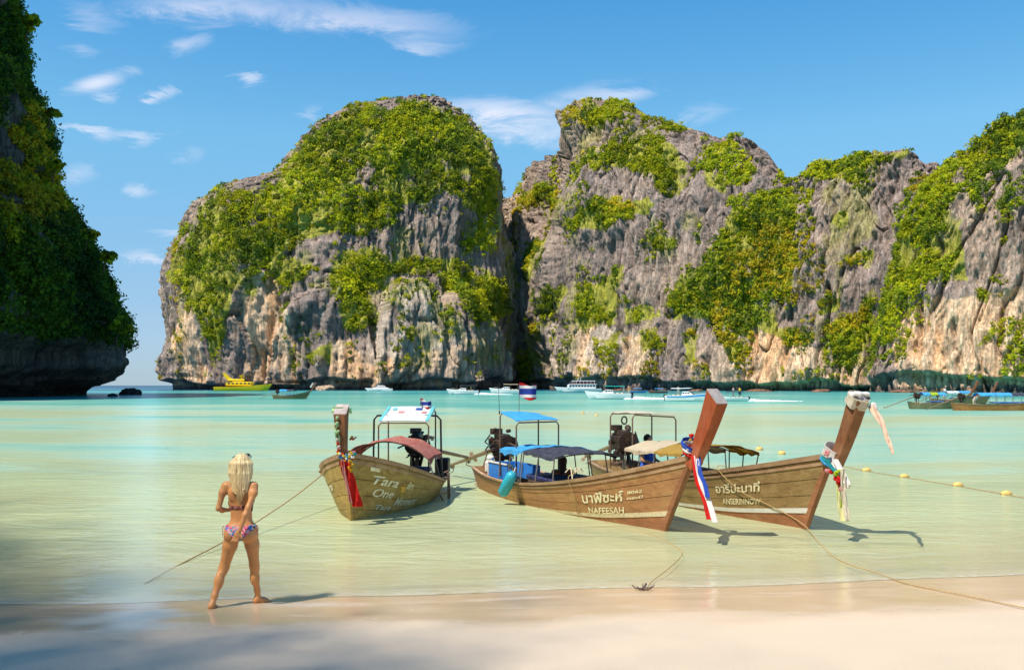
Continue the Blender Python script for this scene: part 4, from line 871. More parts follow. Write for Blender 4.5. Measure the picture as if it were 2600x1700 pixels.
b2.text('นาฟีซะห์', .743, .53, .245, -1, 'letter', width=.88); b2.text('NAFEESAH', .758, .335, .165, -1, 'letter', width=.80)
b2.text('8062', .881, .625, .075, -1, 'letter', width=.26); b2.text('กระบี่', .881, .54, .07, -1, 'letter', width=.28)

# --- boat with brown bow post topped by a white cloth (right)
b3 = Boat('longtail_boat', 'golden brown wooden long-tail boat with white cloth on its bow post', (4.80, 15.55), (.295, -.955), 7.9, 1.80, [.52, .45, .45, .52, .64, .82, 1.04, 1.21, 1.30], .80, GB)
b3.hull('hull_c', seams=(0, .31, .50, .70, .93), line=True)
pa, pb = b3.loc(2122, 1160, 0), b3.loc(2180, 1008, 0)
b3.post(pa + Vector((-.02, 0, -.14)), pb, .15, .20, .20, .26, 'post_brown', 'post_end')
b3.engine(Vector((-7.35, .0, .45)), 1.30, .62, (-10.2, .2, .45))
cs = [b3.loc(1550, 1046, -.6), b3.loc(1606, 1049, -.6), b3.loc(1716, 1055, .55), b3.loc(1655, 1046, .55)]
b3.roof(cs, 'cream_cloth', .45)
b3.canopy(-5.4, -3.9, .80, .98, 1.02, .16, 'tarp_beige', seed=5, valance=.08)
b3.canopy(-3.85, -2.7, .84, 1.02, 1.04, .17, 'tarp_yellow', seed=6, valance=.06, frame='black')
MB().box((-4.0, 0, .60), (1.8, 1.0, .09), bev=.03).build('seat_cushion', MT['navy'], b3.root)
MB().tube([b3.loc(1585, 1056, .2) + Vector((0, .07*math.cos(a), .09*math.sin(a) - .1)) for a in np.linspace(0, 6.28, 14)], .02, 6).build('coiled_hose', MT['black'], b3.root)
b3.text('อารีปะนาที่', .755, .60, .21, -1, 'letter', width=.95); b3.text('ANSERINNOW', .770, .41, .15, -1, 'letter', width=.86)

# --- boat with bow to the beach (left)
b1 = Boat('longtail_boat', 'olive weathered long-tail boat pointing at the beach with red sash and canopy', (-2.79, 16.5), (-.10, -.995), 5.0, 2.15, [.36, .33, .38, .48, .62, .80, .99, 1.13, 1.20], .32, GB, fmap=[.70, .86, .95, 1.0, .98, .86, .60, .27, .05])
b1.hull('hull_a', seams=(0, .24, .44, .66, .93), line=False, bottom='hull_a')
pa, pb = b1.loc(872, 1165, 0), b1.loc(866, 1030, 0)
b1.post(pa + Vector((0, 0, -.1)), pb, .12, .225, .13, .21, 'post_brown', 'post_end', cut=.13)
b1.engine(Vector((-4.6, .22, .36)), 1.30, .56, (-7.0, 1.1, .55), mat='black')
cs = [Vector((-4.45, -.40, 1.87)), Vector((-3.95, -.50, 1.57)), Vector((-3.95, .60, 1.57)), Vector((-4.45, .66, 1.86))]
ro = b1.roof(cs, 'tarp_white', .40, legs=False)
for c_ in (0, 1):
    A_ = cs[0].lerp(cs[3], c_*.93); B_ = cs[1].lerp(cs[2], c_*.93); d = (cs[3]-cs[0]).normalized()*.07
    MB().sheet([[A_ + Vector((0,0,.02)), A_ + d + Vector((0,0,.02))], [B_ + Vector((0,0,.02)), B_ + d + Vector((0,0,.02))]], .006).build('sheet_trim', MT['tarp_cyan'], ro)
for i, w_ in enumerate((.14, .2, .16, .22, .15)):
    m = MB(); u0 = .12 + .24 * (i % 3); A_ = lambda u, w: cs[0].lerp(cs[1], u).lerp(cs[3].lerp(cs[2], u), w) + Vector((0, 0, .026)); w0 = .14 + .16 * i; m.sheet([[A_(u0, w0), A_(u0, w0 + w_ * .6)], [A_(u0 + .14, w0), A_(u0 + .14, w0 + w_ * .6)]], .004)
    m.build('faded_print', MT[('tarp_cyan', 'pink', 'teal', 'cblue', 'pink')[i]], ro)
for sd in (-1, 1): MB().tube([Vector((-4.2, .08 + sd*.76, .36)), Vector((-4.2, .08 + sd*.74, 1.60)), Vector((-4.18, .08 + sd*.66, 1.69)), Vector((-4.15, .08 + sd*.4, 1.69))], .022, 8).build('arch_pipe', MT['black'], b1.root)
b1.canopy(-4.0, -2.4, .88, .90, .90, .34, 'tarp_red', seed=9, valance=.12, frame='steel')
MB().box((-3.4, 0, .52), (2.0, 1.2, .10), bev=.03).build('seat_cushion', MT['navy'], b1.root)
m = MB().box((-4.9, .75, .55), (.35, .28, .34), bev=.03); m.build('battery_box', MT['black'], b1.root)
xl_ = -3.45; yl = b1.pt(1 + xl_/5.0, .9, 1, .10).y      # boarding ladder hung over the side
for dx in (0, .17): MB().tube([Vector((xl_ + dx, yl - .14, .50)), Vector((xl_ + dx, yl, .56)), Vector((xl_ + dx, yl + .03, .50)), Vector((xl_ + dx, yl + .05, -.28))], .016, 7).build('ladder_rail', MT['pipe'], b1.root)
for z in (.22, .0, -.2): MB().tube([Vector((xl_ - .01, yl + .045, z)), Vector((xl_ + .18, yl + .045, z))], .012, 6).build('ladder_rung', MT['pipe'], b1.root)
MB().tube([Vector((xl_ + .17, yl + .04, .12)), Vector((xl_ + .62, yl - .06, .14)), Vector((xl_ + .2, yl + .05, -.22))], .014, 6).build('ladder_brace', MT['pipe'], b1.root)
b1.text('Tara', .940, .62, .23, 1, 'letter', width=.52, shear=.35); b1.text('in', .785, .62, .20, 1, 'letter', width=.24, shear=.35); b1.text('One', .935, .44, .22, 1, 'letter', width=.46, shear=.35); b1.text('Moment', .825, .33, .21, 1, 'letterg', width=.82, shear=.35); b1.text('Tara', .915, .25, .13, 1, 'letterg', width=.40, shear=.3)
b1.text('Tara', .74, .55, .20, -1, 'letterg', width=.8, shear=.3)
st = b1.text('✶', .82, .52, .26, 1, 'lettery', width=.20, name='star_mark')
g = [[b1.pt(.950 - .028*i, .80 + .055*j, 1, .012) for j in (0, 1)] for i in (0, 1)]; MB().sheet(g, .006).build('number_plate', MT['letter'], b1.root)
m = MB()
for k in range(3): a = b1.pt(.30 + .02 * k, .9, -1, .03)
MB().box(b1.pt(.62, 1.02, -1, .02), (.10, .16, .12), bev=.02).build('mooring_cleat', MT['rail'], b1.root)

# --- cloths, garlands, flags, fender: tied on, so things of their own
def sash_b2():
    at = b2.w(b2.loc(1757, 1150, 0)); o = group_thing('ribbon_sash', 'red white and blue sash tied round the red bow post', 'sash', at)
    up = (pbw2 - paw2).normalized(); sd = Vector((.9, -.35, 0))
    for k, mt in enumerate(('red', 'cwhite', 'cblue')):
        m = MB(); band(m, b2, Vector((0, 0, .02 + k * .055)) + up * .0, .135 + .012 * k, .075, up, seed=k); m.build('wrap', MT[mt], o)
    dst = {'red': (1800, 1318), 'cwhite': (1815, 1325), 'cblue': (1797, 1262)}
    for k, mt in enumerate(('red', 'cwhite', 'cblue')):
        e = b2.w(b2.loc(*dst[mt], -.16)) - at; s0 = Vector((-.02 + .04*k, -.20 - .01*k, -.02)); mid = s0.lerp(e, .35) + Vector((-.03, -.03, -.05))
        strip_cloth(MB(), [s0, mid, s0.lerp(e, .7), e], .055 if mt != 'cwhite' else .065, sd, seed=k, ripple=.01, flare=1.25).build('tail', MT[mt], o)
    m = MB(); flower(m, b2.w(b2.loc(1755, 1103, -.1)) - at, .05, 8); m.build('flower', MT['red'], o)
    m = MB(); flower(m, b2.w(b2.loc(1753, 1116, -.1)) - at, .03, 5, 4); m.build('flower', MT['yellow'], o)
    MB().ball((.07, -.08, -.12), (.09, .08, .09)).build('knot', MT['brown'], o)
paw2, pbw2 = b2.w(b2.loc(1757, 1165, 0)), b2.w(b2.loc(1822, 1003, 0)); sash_b2()
def cloths_b3():
    top = b3.w(b3.loc(2180, 1008, 0)); o = group_thing('post_scarf', 'white scarf knotted on the bow post tip with long peach streamer', 'scarf', top); up = (top - b3.w(b3.loc(2122, 1160, 0))).normalized()
    m = MB(); band(m, b3, -up * .06, .16, .17, up, seed=3, wob=.02); m.build('wrap', MT['cream_cloth'], o)
    m = MB()
    for i in range(22): a = i * 2.4; q = random.uniform(.02, .13); m.ball(up * random.uniform(-.02, .07) + Vector((q*math.cos(a), q*math.sin(a), 0)), (random.uniform(.03, .07), random.uniform(.03, .06), random.uniform(.025, .055)), 8, 5)
    m.build('crumpled_top', MT['cwhite'], o)
    m = MB(); m.ball((.20, -.05, -.16), (.07, .06, .09), 8, 5); m.build('knot', MT['cwhite'], o)
    e = b3.w(b3.loc(2268, 1152, -.2)) - top
    strip_cloth(MB(), [(.16, -.04, -.12), Vector((.16, -.04, -.12)).lerp(e, .4) + Vector((.03, 0, .03)), Vector((.16, -.04, -.12)).lerp(e, .75) + Vector((.015, 0, .015)), e], .10, (.6, -.5, .6), ripple=.02, flare=.4, n=26).build('streamer', MT['peach'], o)
    at = b3.w(b3.loc(2115, 1155, 0)); o = group_thing('bow_garland', 'white and teal scarves with red flowers and lemon tails on right bow', 'garland', at)
    m = MB(); band(m, b3, up * .06, .155, .17, up, seed=5, wob=.02); m.build('wrap', MT['cwhite'], o)
    m = MB(); band(m, b3, -up * .06, .155, .06, up, seed=6); m.build('wrap', MT['teal'], o)
    m = MB(); band(m, b3, -up * .12, .165, .07, (up + Vector((.2, 0, 0))).normalized(), seed=7); m.build('wrap', MT['tarp_blue'], o)
    L3 = lambda x, y, l: b3.w(b3.loc(x, y, l)) - at; sd = (.9, -.3, 0)
    for pth, w_, mt, sdn in (([(2120, 1165), (2138, 1200), (2150, 1225), (2148, 1238)], .085, 'cwhite', 1), ([(2105, 1160), (2118, 1190), (2128, 1215)], .08, 'cwhite', 2), ([(2100, 1165), (2108, 1180), (2125, 1200)], .05, 'teal', 8),
                             ([(2130, 1200), (2134, 1245), (2138, 1290), (2146, 1322)], .10, 'lemon', 3), ([(2125, 1205), (2130, 1250), (2134, 1285)], .05, 'lime', 4), ([(2140, 1190), (2142, 1250), (2152, 1320)], .06, 'cream_cloth', 5)):
        strip_cloth(MB(), [L3(x, y, -.17 - .012 * sdn) for x, y in pth], w_, sd, seed=sdn, flare=1.3, ripple=.02).build('tail', MT[mt], o)
    for i, (x, y, r, mt) in enumerate(((2125, 1212, .07, 'red'), (2130, 1222, .06, 'red'), (2103, 1194, .05, 'pink'), (2112, 1196, .045, 'red'), (2133, 1240, .04, 'pink'), (2127, 1200, .06, 'lime'), (2100, 1150, .05, 'pink'))):
        m = MB(); flower(m, L3(x, y, -.26), r, 8, i); m.build('flower', MT[mt], o)
cloths_b3()
def cloths_b1():
    L1 = lambda x, y, l=0: b1.w(b1.loc(x, y, l)); P1 = lambda cx, cy: (780 + cx / 4.205, 980 + cy / 4.205)
    def F(px, py, fwd):            # point a little in front of the stem plane
        d = Vector(((px - CX) / FPX, 1.0, (HY - py) / FPX)); return Vector((0, 0, CAMH)) + d * (15.93 - fwd)
    at = F(*P1(350, 260), 0); o = group_thing('post_ribbon', 'pale green ribbon wound round the left bow post and hanging down', 'ribbon', at)
    m = MB(); band(m, b1, Vector((.02, .06, -.0)), .165, .09, Vector((.05, .1, 1)).normalized(), seed=2); m.build('wrap', MT['cgreen'], o)
    strip_cloth(MB(), [F(*P1(x, y), .16) - at for x, y in ((300, 300), (320, 380), (310, 470), (330, 560), (320, 640))], .07, (1, 0, 0), ripple=.03, n=24).build('tail', MT['cgreen'], o)
    m = MB()
    for i in range(3): flower(m, F(*P1(318, 330 + 75 * i), .2) - at, .045, 6, i)
    m.build('rosettes', MT['cgreen'], o)
    at = F(*P1(400, 720), 0); o = group_thing('bow_garland', 'bright flower garland and long red sash on the left bow', 'garland', at)
    m = MB()
    strip_cloth(m, [F(*P1(x, y), .28 - .06 * i) - at for i, (x, y) in enumerate(((400, 800), (440, 960), (500, 1130), (535, 1285)))], .17, (1, -.15, .05), ripple=.035, n=22, flare=1.1); m.build('sash', MT['red'], o)
    m = MB(); strip_cloth(m, [F(*P1(x, y), .30 - .06 * i) - at for i, (x, y) in enumerate(((375, 780), (400, 950), (440, 1120), (470, 1250)))], .05, (1, -.15, .05), ripple=.01, n=18); m.build('sash_edge', MT['pink'], o)
    rg = random.Random(3); cols = ('red', 'yellow', 'tarp_blue', 'cwhite', 'pink', 'teal', 'red', 'cblue', 'cwhite', 'yellow')
    for i in range(26):
        a = i / 25; x = 330 + 170 * a + rg.uniform(-12, 12); y = 690 + 60 * math.sin(a * 3.1) + 24 * (i % 3) + rg.uniform(-8, 8); m = MB(); flower(m, F(*P1(x, y), .20 + .05 * (i % 2)) - at, .035, 6, i); m.build('flower', MT[cols[i % 10]], o)
    for i in range(6): m = MB(); flower(m, F(*P1(445 + 14 * (i % 3), 790 + 22 * i), .26) - at, .035, 6, i); m.build('flower', MT['yellow'], o)
    for i in range(4): m = MB(); flower(m, F(*P1(460 + 16 * i, 560 - 14 * (i % 2)), .05) - at, .03, 6, i); m.build('flower', MT[('red', 'yellow', 'red', 'pink')[i]], o)
    for i in range(5): m = MB(); flower(m, F(*P1(318 + 5 * i, 560 + 26 * i), .2) - at, .03, 6, i); m.build('flower', MT[('cwhite', 'pink', 'red', 'cwhite', 'pink')[i]], o)
cloths_b1()
def flag(label, foot, top, w, h, lean=(0, 0), pole_r=.008):
    o = group_thing('flag', label, 'flag', foot, 'small striped flags on the boats'); t = Vector(top) - Vector(foot); MB().tube([(0, 0, 0), t * .5, t], pole_r, 6).build('flag_pole', MT['steel'], o)
    g = []
    for i in range(15):
        u = i / 14; g.append([t + Vector((w * u, .05 * math.sin(u * 7) * (.3 + u), -h * (1 - j / 6) - .03 * u + .03 * math.sin(u * 6 + 1))) for j in range(7)])
    me = MB().sheet(g, .004).build('flag_cloth', MT['flag'], o)
f2 = b2.w(b2.loc(1318, 1062, .1)); f2t = Vector((f2.x + .0, f2.y, CAMH - f2.y * (974 - 978) / FPX)); flag('striped flag flying on a thin pole above the blue roof', f2, f2t, .38, .32)
f1 = b1.w(Vector((-4.40, .38, 1.84))); flag('small striped flag above the white sun sheet of the left boat', f1, f1 + Vector((-.05, 0, .20)), .24, .16)
w2_ = b2.w(b2.loc(1268, 1048, -.3)); an = group_thing('antenna', 'thin whip antenna beside the blue roof', 'antenna', w2_); MB().tube([(0, 0, 0), (-.01, 0, .3), (-.02, 0, .62)], .006, 5).build('whip', MT['black'], an); MB().tube([(0, 0, -.03), (0, 0, .05)], .015, 6).build('antenna_base', MT['black'], an)
def fender():
    a, b = b2.w(b2.loc(1303, 1200, -1.02)), b2.w(b2.loc(1274, 1256, -1.08)); o = group_thing('fender', 'turquoise boat fender hanging over the side of the middle boat', 'fender', a); d = b - a; n = 12
    rs = [(.0, .03), (.04, .075), (.12, .11), (.5, .115), (.86, .11), (.95, .075), (1.0, .04)]
    MB().tube([d * t for t, _ in rs], [r_ for _, r_ in rs], 14).build('body', MT['fender'], o); MB().tube([d * 1.0, d * 1.06], [.045, .02], 10).build('end_eye', MT['fender'], o)
    g = b2.w(b2.loc(1309, 1187, -.82)) - a; MB().tube([d * .01, g * .5, g], .012, 6).build('lanyard', MT['rope_pale'], o)
fender()

# ------------------------------------------------------------------ people: bodies grown from a smooth field of bones and muscles
def surface_nets(fn, lo, hi, h):
    lo = np.array(lo, float); n = np.ceil((np.array(hi) - lo) / h).astype(int) + 1
    K = 7; n = ((n + K - 1) // K) * K; nb = n // K; D = np.empty(n, np.float32)       # read the field block by block, skipping blocks far from the skin
    bc = np.stack(np.meshgrid(*[lo[i] + h * (np.arange(nb[i]) * K + (K - 1) / 2) for i in range(3)], indexing='ij'), -1).reshape(-1, 3).astype(np.float32)
    dc = fn(bc); near = np.abs(dc) < h * K * 1.55 + .012; bi = np.stack(np.unravel_index(np.arange(len(bc)), nb), -1)
    loc_ = np.stack(np.meshgrid(*[np.arange(K)] * 3, indexing='ij'), -1).reshape(-1, 3)
    D.reshape(nb[0], K, nb[1], K, nb[2], K)[...] = dc.reshape(nb)[:, None, :, None, :, None]
    for k in range(0, int(near.sum()), 900):
        q = (bi[near][k:k+900, None] * K + loc_[None]).reshape(-1, 3); D[q[:, 0], q[:, 1], q[:, 2]] = fn((lo + h * q).astype(np.float32))
    S_ = D < 0; cnt = np.zeros(n - 1); acc = np.zeros((*(n - 1), 3))
    sl = lambda o: tuple(slice(o[i], o[i] + n[i] - 1) for i in range(3))
    for axis in range(3):
        others = [a for a in range(3) if a != axis]
        for u in (0, 1):
            for w in (0, 1):
                o0 = [0, 0, 0]; o0[others[0]] = u; o0[others[1]] = w; o1 = list(o0); o1[axis] = 1
                a, b = D[sl(o0)], D[sl(o1)]; cr = (a < 0) != (b < 0); t = np.where(cr, a / np.where(cr, a - b, 1), 0); cnt += cr
                for k in range(3): acc[..., k] += cr * (o0[k] + (t if k == axis else 0))
    act = cnt > 0; idx = -np.ones(n - 1, int); idx[act] = np.arange(act.sum())
    cell = np.stack(np.nonzero(act), -1); v = lo + h * (cell + acc[act] / cnt[act][:, None]); F = []
    for axis in range(3):
        o = [a for a in range(3) if a != axis]; s0 = [slice(None)] * 3; s1 = [slice(None)] * 3; s0[axis] = slice(0, -1); s1[axis] = slice(1, None)
        A, B_ = S_[tuple(s0)], S_[tuple(s1)]; e = np.stack(np.nonzero(A != B_), -1); ok = (e[:, o[0]] > 0) & (e[:, o[1]] > 0) & (e[:, o[0]] < n[o[0]] - 1) & (e[:, o[1]] < n[o[1]] - 1); e = e[ok]
        q = []
        for du, dw in ((-1, -1), (0, -1), (0, 0), (-1, 0)):
            c = e.copy(); c[:, o[0]] += du; c[:, o[1]] += dw; q.append(idx[c[:, 0], c[:, 1], c[:, 2]])
        q = np.stack(q, 1); fl = A[e[:, 0], e[:, 1], e[:, 2]]
        if axis == 1: fl = ~fl
        q[~fl] = q[~fl][:, ::-1]; F.append(q)
    return v, np.concatenate(F)
def bone(p, a, b, r1, r2):
    a = np.array(a, np.float32); b = np.array(b, np.float32); d = b - a; t = np.clip(((p - a) @ d) / (d @ d), 0, 1); return np.linalg.norm(p - a - t[:, None] * d, axis=1) - (r1 + (r2 - r1) * t)
def ellip(p, c, r, tilt=0.0):
    q = p - np.array(c, np.float32)
    if tilt: ct, st = math.cos(tilt), math.sin(tilt); q = np.stack([q[:, 0], q[:, 1] * ct + q[:, 2] * st, -q[:, 1] * st + q[:, 2] * ct], 1)
    r = np.array(r, np.float32); k = np.linalg.norm(q / r, axis=1); k2 = np.linalg.norm(q / (r * r), axis=1); return k * (k - 1) / np.maximum(k2, 1e-6)
def smin(a, b, k):
    h = np.clip(.5 + .5 * (b - a) / k, 0, 1); return b + (a - b) * h - k * h * (1 - h)
def chain(p, pts, rs, k=.02):
    d = None
    for i in range(len(pts) - 1): e = bone(p, pts[i], pts[i+1], rs[i], rs[i+1]); d = e if d is None else smin(d, e, k)
    return d
def field_obj(name, fn, lo, hi, h, mat, parent=None, smooth=2):
    v, f = surface_nets(fn, lo, hi, h); me = big_mesh(name, v, f, mat, smooth=True); bm = bmesh.new(); bm.from_mesh(me)
    for _ in range(smooth): bmesh.ops.smooth_vert(bm, verts=bm.verts[:], factor=.5, use_axis_x=True, use_axis_y=True, use_axis_z=True)
    bmesh.ops.recalc_face_normals(bm, faces=bm.faces[:]); bm.to_mesh(me); bm.free(); return link(name, me, parent)

def mat_skin():
    m = NT('sun_tanned_skin'); a = m.noise(m.coords(), 7, 4, .6); b_ = m.noise(m.coords(), 60, 3, .6)
    c = m.mix(a, C3((.58, .235, .075)), C3((.70, .315, .11))); return m.end(m.n('BsdfPrincipled', {'Base Color': c, 'Roughness': .46, 'Specular IOR Level': .4, 'Subsurface Weight': .12, 'Subsurface Radius': (.02, .008, .004), 'Normal': m.bump(b_, .05, .004)}).outputs[0])
def mat_hair():
    m = NT('blonde_hair'); st = m.noise(m.coords((110, 110, 2.2)), 1.0, 4, .6, .3); z = m.n('SeparateXYZ', {0: m.n('TexCoord').outputs['Object']}).outputs[2]
    k = m.n('MapRange', {'Value': z, 'From Min': 1.05, 'From Max': 1.40, 'To Min': 0.0, 'To Max': 1.0}).outputs[0]
    c = m.mix(k, C3((.50, .27, .075)), C3((.90, .68, .34))); c = m.mix(m.math('MULTIPLY', m.ramp(st, [(.38, (1,)*3), (.62, (0,)*3)]), .6), c, C3((.36, .20, .06)))
    return m.end(m.n('BsdfPrincipled', {'Base Color': c, 'Roughness': .42, 'Specular IOR Level': .45, 'Normal': m.bump(st, .4, .008)}).outputs[0])
def mat_bikini():
    m = NT('floral_swimwear'); v = m.n('TexVoronoi', {'Vector': m.coords(), 'Scale': 38.0}, feature='F1'); r_ = m.n('SeparateColor', {0: v.outputs['Color']}).outputs[0]
    c = m.ramp(r_, [(0, (.62, .09, .16)), (.26, (.72, .30, .34)), (.45, (.08, .22, .52)), (.60, (.16, .05, .05)), (.74, (.70, .52, .46)), (.88, (.10, .36, .38))], 'CONSTANT')
    return m.end(m.n('BsdfPrincipled', {'Base Color': c, 'Roughness': .8, 'Specular IOR Level': .2}).outputs[0])
def mat_top():
    m = NT('dark_floral_swimwear'); v = m.n('TexVoronoi', {'Vector': m.coords(), 'Scale': 45.0}, feature='F1'); r_ = m.n('SeparateColor', {0: v.outputs['Color']}).outputs[0]
    c = m.ramp(r_, [(0, (.10, .03, .025)), (.5, (.22, .05, .04)), (.8, (.34, .14, .10))], 'CONSTANT'); return m.end(m.n('BsdfPrincipled', {'Base Color': c, 'Roughness': .8, 'Specular IOR Level': .2}).outputs[0])

def woman():
    root = empty('person', (-2.868, 10.0, 0)); tag(root, 'person in floral bikini with long blonde hair walking along the waterline', 'person')
    zl = 0.012
    def core(p):
        # pelvis, waist, rib cage, shoulders, neck, head
        d = ellip(p, (.004, .0, .840), (.155, .100, .100)); d = smin(d, ellip(p, (-.074, -.052, .785), (.088, .080, .084)), .05); d = smin(d, ellip(p, (.082, -.046, .785), (.088, .080, .084)), .05)
        d = smin(d, ellip(p, (.002, .012, .985), (.112, .080, .115)), .07); d = smin(d, ellip(p, (-.006, .022, 1.14), (.132, .090, .135)), .06); d = smin(d, ellip(p, (-.010, .012, 1.245), (.128, .068, .072)), .05)
        d = smin(d, bone(p, (-.135, .01, 1.285), (.115, .0, 1.285), .044, .042), .04)
        d = smin(d, ellip(p, (-.062, .088, 1.135), (.058, .052, .055)), .03); d = smin(d, ellip(p, (.058, .088, 1.135), (.058, .052, .055)), .03)
        d = smin(d, bone(p, (-.004, .018, 1.29), (.0, .035, 1.42), .052, .046), .035)
        for sx in (-.075, .07): d = smin(d, ellip(p, (sx, -.052, 1.20), (.045, .024, .065)), .03)          # shoulder blades
        d = -smin(-d, bone(p, (.003, -.112, .93), (-.006, -.100, 1.24), .022, .020), .035)                    # spine furrow
        d = -smin(-d, bone(p, (.006, -.165, .73), (.004, -.150, .84), .010, .012), .03)                       # cleft
        return d
    def head(p):
        d = ellip(p, (.0, .045, 1.512), (.076, .092, .108)); d = smin(d, ellip(p, (.0, .082, 1.462), (.052, .058, .062)), .04)
        d = smin(d, bone(p, (0, .140, 1.500), (0, .152, 1.478), .010, .013), .012); d = smin(d, ellip(p, (0, .132, 1.445), (.024, .014, .010)), .01)
        for sx in (-1, 1):
            d = smin(d, ellip(p, (sx * .077, .042, 1.50), (.010, .020, .032)), .008); d = -smin(-d, ellip(p, (sx * .030, .142, 1.516), (.018, .014, .011)), .012); d = smin(d, ellip(p, (sx * .030, .126, 1.516), (.013, .012, .012)), .004)
        return d
    def legs(p):
        L = chain(p, [(-.082, -.005, .80), (-.112, -.010, .66), (-.180, .012, .43), (-.196, .0, .385)], [.086, .073, .050, .045], .03)
        L = smin(L, chain(p, [(-.196, .0, .385), (-.216, -.055, .29), (-.243, -.115, .15), (-.252, -.150, .09)], [.044, .042, .031, .026], .03), .03); L = smin(L, ellip(p, (-.212, -.058, .30), (.040, .042, .085)), .03)
        # back foot: heel lifted, ball on the sand
        L = smin(L, chain(p, [(-.252, -.150, .085), (-.262, -.185, .055)], [.031, .030]), .02); L = smin(L, chain(p, [(-.256, -.165, .058), (-.252, -.095, .030), (-.248, -.055, .022)], [.030, .030, .024]), .02)
        for i, sx in enumerate((-.022, -.010, .002, .013, .026)): L = smin(L, bone(p, (-.25 + sx, -.06, .022), (-.248 + sx * 1.15, -.022 + (.010 if i == 4 else -.005 * (3 - i)), .014), .011, .009), .008)
        Rr = chain(p, [(.088, .005, .80), (.110, .03, .66), (.118, .085, .44), (.120, .096, .395)], [.086, .071, .049, .044], .03)
        Rr = smin(Rr, chain(p, [(.120, .096, .395), (.118, .115, .29), (.128, .165, .15), (.132, .180, .085)], [.043, .042, .029, .026], .03), .03); Rr = smin(Rr, ellip(p, (.114, .104, .30), (.039, .041, .084)), .03)
        Rr = smin(Rr, chain(p, [(.130, .180, .075), (.112, .165, .040)], [.030, .030]), .02); Rr = smin(Rr, chain(p, [(.122, .172, .052), (.180, .215, .036), (.215, .240, .024)], [.030, .030, .023]), .02)
        for i, o_ in enumerate((-.024, -.011, .002, .013, .024)): Rr = smin(Rr, bone(p, (.205 - o_ * .5, .232 + o_ * .85, .020), (.246 - o_ * .6 - .004 * i, .262 + o_ * .85 - .003 * i, .014), .011, .009), .008)
        return np.minimum(L, Rr)
    def arms(p):
        a = chain(p, [(-.163, .005, 1.285), (-.190, -.015, 1.22), (-.222, -.045, 1.055)], [.043, .034, .027], .03); b = chain(p, [(-.222, -.045, 1.055), (-.205, .02, 1.03), (-.140, .135, 1.02)], [.027, .028, .020], .02)
        a = smin(a, b, .02); a = smin(a, ellip(p, (-.112, .175, 1.025), (.030, .042, .018)), .02)
        for i in range(4): x = -.100 + .004 * i; zz = 1.046 - .017 * i; a = smin(a, chain(p, [(x - .012, .205, zz), (x + .018, .232, zz), (x + .040, .222, zz - .004)], [.0095, .0088, .0078], .006), .006)
        a = smin(a, chain(p, [(-.118, .16, 1.04), (-.088, .17, 1.062), (-.068, .19, 1.062)], [.011, .010, .009], .006), .008)
        c = chain(p, [(.140, -.005, 1.285), (.150, -.045, 1.215), (.110, -.120, 1.075)], [.043, .035, .028], .03); c = smin(c, chain(p, [(.110, -.120, 1.075), (.088, -.150, 1.00), (.042, -.188, .845)], [.028, .030, .020], .02), .02)
        # right hand resting on the hip bone behind: palm and five fingers curled
        c = smin(c, ellip(p, (.016, -.192, .795), (.036, .018, .046)), .02)
        for i in range(4): x = -.012 + .019 * i - .012; zz = .772 - .006 * (1.5 - abs(i - 1.5)); c = smin(c, chain(p, [(x + .006, -.194, zz + .006), (x - .010, -.204, zz - .030), (x - .026, -.190, zz - .050)], [.0100, .0092, .0080], .006), .006)
        c = smin(c, chain(p, [(.045, -.186, .812), (.066, -.196, .785), (.064, -.202, .762)], [.0115, .010, .0085], .006), .008)
        return a, c
    def body(p):
        d = smin(core(p), legs(p), .035); a, c = arms(p); up = sstep(1.10, 1.22, p[:, 2]); ka = .006 + .040 * up
        d = smin(d, a, ka); d = smin(d, c, ka); return smin(d, head(p), .02)
    sk = field_obj('body', body, (-.32, -.26, -.01), (.32, .32, 1.66), .0070, mat_skin(), root)
    def no_arm(p): return smin(core(p), legs(p), .035)
    def bottoms(p):
        d = no_arm(p) - .007; x, y, z = p[:, 0], p[:, 1], p[:, 2]; low = np.where(y < 0, .862 - .145 * (1 - (np.abs(x - .006) / .165) ** 1.15), .862 - .155 * (1 - (np.abs(x) / .10) ** .9)); low = np.maximum(low, .68)
        band_ = np.maximum(z - (.872 + .012 * np.abs(x) / .15), low - z) * .7; thin = np.abs(z - .868) - .009; return np.maximum(d, np.minimum(band_, thin))
    bk = field_obj('bikini_bottom', bottoms, (-.24, -.2, .64), (.24, .2, .92), .0062, mat_bikini(), root, 1)
    for sx in (-1, 1): MB().tube([Vector((sx*.178, -.01, .868)), Vector((sx*.190, -.02, .845)), Vector((sx*.186, -.03, .80)), Vector((sx*.190, -.02, .77))], .004, 5).build('tie', bpy.data.materials['floral_swimwear'], bk)
    def tops(p):
        d = core(p) - .007; x, y, z = p[:, 0], p[:, 1], p[:, 2]; strap = np.abs(z - 1.065 - .03 * np.clip(y * 8, 0, 1)) - np.where(y < 0, .020, .050); return np.maximum(d, strap)
    field_obj('bikini_top', tops, (-.2, -.16, .95), (.2, .2, 1.24), .0062, mat_top(), root, 1)
    # hair: a cap over the head falling down the back in locks
    rg = random.Random(4); locks = []
    for i in range(17):
        u = -1 + 2 * i / 16; e = .03 + .06 * (1 - abs(u)) ** .8 + rg.uniform(-.02, .02); zend = 1.245 - .15 * max(0, 1 - abs(u - .05)) ** 1.1 + rg.uniform(-.03, .03)
        locks.append([(.070 * u, -.005 + .02 * abs(u), 1.60 - .05 * u * u), (.100 * u, -.048 + .045 * u * u, 1.52), (.102 * u, -.062 + .040 * u * u, 1.42), (.082 * u + .004, -.072 + .030 * u * u, 1.33), (.060 * u + .010, -.094 + .02 * u * u, 1.24), (.038 * u + .022, -.112, zend)])
